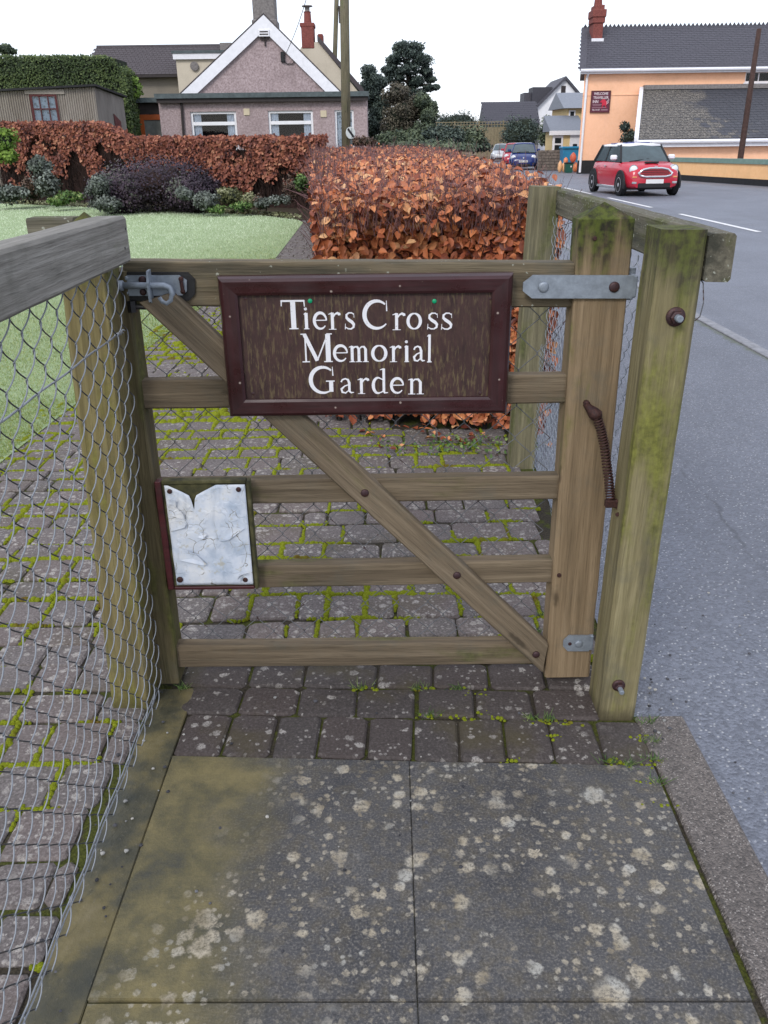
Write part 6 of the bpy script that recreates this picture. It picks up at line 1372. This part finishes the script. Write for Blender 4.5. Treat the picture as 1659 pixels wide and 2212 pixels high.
for k, (x_, y_, rx, ry, Y, mat, n, lb) in enumerate([
    (865, 300, 50, 22, 50, 'midtree', 2200, 'low mixed green bush beneath the winter tree'),
    (955, 292, 38, 26, 50, 'darktree', 2200, 'dark rounded bush beside the mid green tree'),
    (1010, 298, 40, 26, 52, 'midtree', 2200, 'spiky green bush in front of the trellis fence'),
    (1030, 312, 26, 18, 54, 'darktree', 1300, 'low dark bush at the roadside before the silver car'),
    (1128, 284, 42, 40, 88, 'darktree', 3600, 'large rounded dark green bush behind the blue car'),
    (1190, 285, 28, 34, 66, 'midtree', 2400, 'upright green bush beside the yellow cottage'),
    (985, 272, 60, 34, 96, 'darktree', 4200, 'broad dark bush standing behind the trellis fence'),
    (1085, 288, 40, 26, 95, 'darktree', 2000, 'dark shrub below the distant grey roof'),
    (785, 305, 26, 12, 27.5, 'brownveg', 700, 'low brownish dome-shaped bush at the foot of the utility pole'),
    (905, 318, 120, 12, 40, 'midtree', 2600, 'rough green verge bushes along the far side of the copper hedge')]):
    mass('roadside_bush', lb, 'bush', [blob(x_, y_, rx*1.15, ry*1.15, Y, rx/FPX*Y*.7), blob(x_+rx*.4, y_+ry*.25, rx*.72, ry*.85, Y-.4, rx/FPX*Y*.5), blob(x_-rx*.45, y_+ry*.2, rx*.7, ry*.9, Y-.3, rx/FPX*Y*.5)], mat, .16 if Y > 35 else .08, n*1.5, group='bushes along the road', clump=.6)
tf = thing('trellis_fence', 'tan boarded fence topped with square trellis beyond the bushes', 'fence', (5, 70, 0))
M['trellis'] = plain('trellis_wood', (.22, .18, .11), .8, .2, 6)
Yv = 90.0; a, b = PY(930, 270, Yv).x, PY(1140, 270, Yv).x; zt_ = PY(1000, 264, Yv).z; zm = PY(1000, 276, Yv).z
k = 0; x = a
while x < b: obj('lath', MB().box(x-.025, x+.025, Yv, Yv+.02, zm, zt_), M['trellis'], tf); x += .30
for z_ in (zm, (zm+zt_)/2, zt_): obj('lath', MB().box(a, b, Yv+.021, Yv+.04, z_-.03, z_+.03), M['trellis'], tf)
x = a
while x < b: obj('board', MB().box(x, x+.28, Yv+.005, Yv+.03, 0, zm-.04), M['trellis'], tf); x += .30
for k in range(5): x = a+(b-a)*k/4; obj('post', MB().box(x-.06, x+.06, Yv+.04, Yv+.16, 0, zt_+.1), M['trellis'], tf)

# ------------------------------------------------------------------ cars
def paint(name, col): return plain(name, col, .22, .03, 3, 0, 0, .6)
M['tyre'] = plain('tyre_rubber', (.015, .015, .017), .8, .2, 20); M['alloy'] = plain('alloy', (.50, .50, .53), .4, .1, 10, 0, .1, .5); M['chrome'] = plain('chrome', (.62, .62, .64), .15, .05, 10, 0, .8, .5)
M['carglass'] = plain('car_glass', (.055, .085, .095), .08, .35, 1.6, 0, 0, .7); M['lamp'] = plain('headlamp', (.72, .76, .80), .12, .1, 20, 0, 0, .7); M['trim'] = plain('black_trim', (.018, .018, .02), .5, .2, 10)
M['plate'] = plain('number_plate', (.70, .70, .70), .4, .05, 5); M['amber'] = plain('indicator', (.7, .32, .12), .3, .1, 10)
def car(name, label, P, body, roofm, loc, heading, fancy=False, plate=None):
    root = thing(name, label, 'car')
    L, W, H, r_, wb, fx = P['L'], P['W'], P['H'], P['r'], P['wb'], P['fx']
    hw = W/2; st_ = P['stations']                     # x, half width factor, bottom z, top z
    vs = []; prof = lambda w_, zb, zt: [(0, zb), (w_*.80, zb), (w_*.95, zb+.05), (w_, zb+.30*(zt-zb)), (w_*.995, zb+.62*(zt-zb)), (w_*.93, zt-.07), (w_*.80, zt-.01), (0, zt+.02)]
    mb = MB(); rings = []
    for x, wf_, zb, zt in st_:
        h_ = prof(hw*wf_, zb, zt); ring = [(x, y_, z_) for y_, z_ in h_]+[(x, -y_, z_) for y_, z_ in h_[-2:0:-1]]; rings.append(ring)
    k = len(rings[0]); vs = [q for ring in rings for q in ring]; fs = [(i*k+j, (i+1)*k+j, (i+1)*k+(j+1) % k, i*k+(j+1) % k) for i in range(len(rings)-1) for j in range(k)]
    fs += [tuple(range(k)), tuple(range((len(rings)-1)*k, len(rings)*k))[::-1]]
    mb.add(vs, fs); bd = obj('body', mb, body, root, None, True)
    md = bd.modifiers.new('edges', 'EDGE_SPLIT'); md.split_angle = rad(50)
    c_ = P['cab']                                      # base front, roof front, roof rear, base rear x; base w, roof w, base z, roof z
    bf, rf_, rr, br, bw, rw, bz, rz = c_
    def q4(a, b, c2, d, off=0): return [a, b, c2, d]
    A = [Vector((bf, s_*bw, bz)) for s_ in (1, -1)]; Bq = [Vector((rf_, s_*rw, rz)) for s_ in (1, -1)]; Cq = [Vector((rr, s_*rw*.97, rz-.01)) for s_ in (1, -1)]; D = [Vector((br, s_*bw*.96, bz+.02)) for s_ in (1, -1)]
    gm = lambda pts, off, nm: obj(nm, MB().prism(pts, off), M['carglass'], root)
    mid = lambda a, b: (a+b)/2
    A2, B2 = A[0].lerp(A[1], .5)+Vector((.10, 0, 0)), Bq[0].lerp(Bq[1], .5)+Vector((.06, 0, 0))
    obj('windscreen', MB().add([A[0], A2, A[1], Bq[1], B2, Bq[0]], [(0, 1, 4, 5), (1, 2, 3, 4)]), M['carglass'], root, None, True)
    obj('rear_window', MB().add([D[0], D[1], Cq[1], Cq[0]], [(0, 3, 2, 1)]), M['carglass'], root)
    for s_ in (0, 1):
        pb = A[s_].lerp(D[s_], P['bp']); pt = Bq[s_].lerp(Cq[s_], P['bp']-.03); o = Vector((0, .004*(1 if s_ == 0 else -1), 0))
        obj('side_window', MB().add([A[s_]+o, pb+o, pt+o, Bq[s_]+o], [(0, 1, 2, 3) if s_ else (3, 2, 1, 0)]), M['carglass'], root)
        obj('side_window', MB().add([pb+o, D[s_]+o, Cq[s_]+o, pt+o], [(0, 1, 2, 3) if s_ else (3, 2, 1, 0)]), M['carglass'], root)
        pm = M['trim'] if fancy else body
        for pa_, pe_, pr_ in ((A[s_], Bq[s_], .032), (D[s_], Cq[s_], .05), (pb, pt, .03)): obj('pillar', MB().tube([pa_, pe_], pr_, 6), pm, root)
    n = 8; rvs = []
    for i in range(n+1):
        f_ = i/n; x = rf_+.06+(rr-.06-rf_-.06)*f_; wv = rw+.045-(.06*abs(f_-.5)*2)**1; z_ = rz+.055*math.sin(math.pi*min(1, max(0, f_*.9+.08)))
        rvs += [(x, wv, rz-.03), (x, wv*.97, rz+.015), (x, wv*.7, z_+.01), (x, 0, z_+.025), (x, -wv*.7, z_+.01), (x, -wv*.97, rz+.015), (x, -wv, rz-.03)]
    rmb = MB(); rmb.add(rvs, [(i*7+j, i*7+j+1, (i+1)*7+j+1, (i+1)*7+j) for i in range(n) for j in range(6)]+[tuple(range(7))[::-1], tuple(range(n*7, n*7+7))])
    ro = obj('roof', rmb, roofm, root, None, True)
    if fancy:
        for x, y_ in [(rf_-.35, .22), (rf_-.35, -.25), (rf_-.75, .05), (rf_-.8, -.45), (rf_-.75, .45)]: obj('roof_patch', MB().bbox(x-.16, x+.14, y_-.14, y_+.13, rz+.03, rz+.088-.10*abs(y_)**1.5, .01), plain('roof_blue', (.06, .07, .20), .3, .1, 5), ro)
    for sx_, x in ((1, fx), (-1, fx-wb)):
        for s_ in (1, -1):
            m = Matrix.Translation((x, s_*(hw-.065), r_)) @ Matrix.Rotation(rad(-90*s_), 4, 'X')
            w_ = obj('wheel', MB().lathe([(r_*.70, -.09), (r_*.97, -.085), (r_, -.05), (r_, .05), (r_*.97, .085), (r_*.70, .09)], k=24), M['tyre'], root, m, True)
            rim = MB().lathe([(r_*.70, .02), (r_*.70, .088), (r_*.62, .092), (r_*.60, .06)], k=24).lathe([(r_*.2, .05), (r_*.18, .092), (r_*.02, .096)], k=12)
            for q in range(5 if not fancy else 8):
                a = 2*math.pi*q/(5 if not fancy else 8); ca, sa = math.cos(a), math.sin(a); hwd = r_*.085
                rim.prism([(ca*r_*.1-sa*hwd, sa*r_*.1+ca*hwd, .075), (ca*r_*.1+sa*hwd, sa*r_*.1-ca*hwd, .075), (ca*r_*.64+sa*hwd*.8, sa*r_*.64-ca*hwd*.8, .075), (ca*r_*.64-sa*hwd*.8, sa*r_*.64+ca*hwd*.8, .075)], (0, 0, .014))
            obj('rim', rim, M['alloy'], w_, m)
            arch = MB(); ra, rb_ = r_*1.06, r_*1.06+(.075 if fancy else .03); N = 14; av = []
            for q in range(N+1):
                a = rad(-14+208*q/N); av += [(x+ra*math.cos(a), s_*(hw*.965), r_+ra*math.sin(a)), (x+ra*math.cos(a), s_*(hw+.012), r_+ra*math.sin(a)), (x+rb_*math.cos(a), s_*(hw+.010), r_+rb_*math.sin(a)), (x+rb_*math.cos(a), s_*(hw*.96), r_+rb_*math.sin(a))]
            arch.add(av, [(q*4+j, q*4+j+1, q*4+5+j, q*4+4+j) for q in range(N) for j in range(3)]); obj('wheel_arch', arch, M['trim'] if fancy else body, root)
            obj('wheel_well', MB().lathe([(r_*1.05, 0), (r_*1.05, .012)], Matrix.Translation((x, s_*(hw-.006), r_)) @ Matrix.Rotation(rad(-90*s_), 4, 'X'), 20), M['trim'], root)
    xe = st_[-1][0]; fz = st_[-1][3]
    for s_ in (1, -1):
        m = Matrix.Translation((P['lamp'][0], s_*P['lamp'][1], P['lamp'][2])) @ Matrix.Rotation(rad(90), 4, 'Y') @ Matrix.Rotation(rad(P['lamp'][5]*s_), 4, 'X') @ Matrix.Diagonal((P['lamp'][3], P['lamp'][4], 1, 1))
        h_ = obj('headlight', MB().lathe([(1, -.08), (1, .02), (.9, .035), (.6, .055), (.1, .065)], k=20), M['lamp'], root, m, True)
        if fancy: obj('lamp_ring', MB().lathe([(1.10, -.08), (1.10, .03), (1.0, .036), (.98, .0)], k=20), M['chrome'], h_, m, True)
        obj('fog_lamp', MB().bbox(xe-.05, xe+.015, s_*hw*.70-.07, s_*hw*.70+.07, .34, .40, .01), M['trim' if not fancy else 'chrome'], root)
        obj('indicator', MB().bbox(xe-.06, xe+.012, s_*hw*.70-.06, s_*hw*.70+.06, .50, .54, .01), M['amber'], root) if fancy else None
        mz = bz+.06; mr = obj('mirror', MB().bbox(bf-.30, bf-.18, s_*(hw+.03)-.10, s_*(hw+.03)+.10, mz, mz+.14, .035), roofm if fancy else body, root)
        obj('mirror_arm', MB().tube([(bf-.24, s_*(hw-.06), mz), (bf-.24, s_*(hw+.03), mz+.05)], .025, 6), M['trim'], mr)
        obj('door_handle', MB().bbox(bf-1.15, bf-1.02, s_*(hw-.01)-.02, s_*(hw-.01)+.025, bz-.12, bz-.09, .008), M['chrome'], root)
        obj('sill_trim', MB().bbox(fx-wb+.38, fx-.38, s_*(hw*.93)-.05, s_*(hw*.93)+.05, st_[2][2]-.02, st_[2][2]+.06, .015), M['chrome' if fancy else 'trim'], root)
    if fancy:
        pts = [(-.44, .56), (-.50, .62), (-.36, .72), (-.18, .755), (.18, .755), (.36, .72), (.50, .62), (.44, .56), (.30, .53), (-.30, .53)]
        gp_ = [Vector((xe+.005+(.03 if z_ < .6 else .0), y_, z_)) for y_, z_ in pts]
        gr_ = obj('grille', MB().prism([(xe-.02, y_*.94, (z_-.64)*.9+.64) for y_, z_ in pts], (.035, 0, 0)), paint('grille_red', (.38, .02, .03)), root)
        obj('grille_surround', MB().tube(gp_+[gp_[0]], .030, 8), M['chrome'], gr_, None, True)
        for z_ in (.60, .65, .70): obj('grille_bar', MB().box(xe+.016, xe+.026, -.40, .40, z_-.008, z_+.008), M['trim'], gr_)
        obj('bonnet_scoop', MB().bbox(xe-.42, xe-.30, -.20, .20, .875, .925, .015), M['trim'], root)
        obj('lower_intake', MB().bbox(xe-.05, xe+.022, -.48, .48, .22, .36, .02), M['trim'], root)
        obj('badge', MB().bbox(xe-.03, xe+.012, -.05, .05, .785, .805, .004), M['chrome'], root)
        obj('wiper', MB().tube([(bf+.06, -.5, bz+.02), (bf-.02, .1, bz+.09)], .012, 5), M['trim'], root)
    else:
        obj('lower_intake', MB().bbox(xe-.05, xe+.012, -.42, .42, .22, .34, .02), M['trim'], root)
        obj('badge', MB().lathe([(.05, 0), (.05, .012), (.03, .016)], Matrix.Translation((xe+.0, 0, .66)) @ Matrix.Rotation(rad(90), 4, 'Y'), 12), M['chrome'], root)
        obj('wiper', MB().tube([(bf+.04, -.4, bz+.02), (bf+.02, .3, bz+.05)], .012, 5), M['trim'], root)
    pz = .47 if not fancy else .40
    pl_ = obj('number_plate', MB().bbox(xe+.02, xe+.034, -.26, .26, pz-.055, pz+.06, .004), M['plate'], root)
    if plate:
        cu = text(plate, -.22, .22, pz-.03, .06, 0, M['black'], None, 'plate_text'); me = cu.data; bpy.data.objects.remove(cu)
        for v in me.vertices: v.co = Vector((xe+.0345-v.co.y*.1, v.co.x, v.co.z))
        link('plate_text', me, pl_)
    obj('underbody', MB().box(fx-wb-.3, fx+.25, -hw*.8, hw*.8, .17, .30), M['trim'], root)
    root.matrix_basis = Matrix.Translation(loc) @ Matrix.Rotation(heading, 4, 'Z'); return root
MINI = dict(L=3.63, W=1.69, H=1.41, r=.305, wb=2.47, fx=1.20, bp=.56, lamp=(1.60, .60, .72, .115, .115, -14),
    stations=[(-1.78, .70, .36, .80), (-1.74, .86, .26, .88), (-1.45, .96, .20, .93), (-.6, 1, .19, .93), (.4, 1, .19, .93), (.75, 1, .19, .925), (1.15, .985, .20, .89), (1.45, .93, .21, .84), (1.62, .86, .22, .78), (1.70, .80, .23, .70), (1.74, .74, .24, .58)],
    cab=(.86, .38, -1.28, -1.62, .73, .60, .90, 1.36))
HATCH = dict(L=4.0, W=1.69, H=1.49, r=.30, wb=2.51, fx=1.22, bp=.5, lamp=(1.62, .60, .70, .12, .15, -18),
    stations=[(-1.95, .72, .36, .90), (-1.90, .88, .26, .98), (-1.5, .97, .20, 1.0), (-.6, 1, .19, .99), (.5, 1, .19, .97), (.9, .99, .19, .95), (1.3, .96, .20, .86), (1.6, .88, .21, .76), (1.78, .78, .23, .66), (1.84, .70, .25, .52)],
    cab=(1.02, .28, -1.35, -1.80, .73, .57, .96, 1.44))
SALOON = dict(HATCH, lamp=(1.66, .62, .66, .09, .16, -18), cab=(.95, .22, -1.15, -1.7, .72, .56, .94, 1.42))
car('red_car', 'small red hatchback with white roof driving along the road', MINI, paint('car_red', (.50, .022, .045)), paint('roof_white', (.78, .78, .82)), (7.74, 27.3, -.006), rad(-90+4.5), True)
Yc = 54.0
c_ = PY(1141, 345, Yc); car('blue_car', 'dark blue hatchback parked beside the short stone wall', HATCH, paint('car_blue', (.012, .03, .155)), paint('car_blue_roof', (.03, .045, .17)), (c_.x, Yc+1.8, -.006), rad(-90-9), plate='B19 JEB')
c_ = PY(1124, 340, 60); car('parked_red_car', 'red car parked behind the dark blue hatchback', HATCH, paint('car_red2', (.42, .025, .05)), paint('car_red2_roof', (.38, .03, .05)), (c_.x, 62.5, -.006), rad(-90-7))
c_ = PY(1088, 330, 82); car('silver_car', 'silver car parked behind the red and dark blue cars', SALOON, paint('car_silver', (.42, .43, .45)), paint('car_silver_roof', (.40, .41, .43)), (c_.x, 83.5, -.006), rad(-90-12))
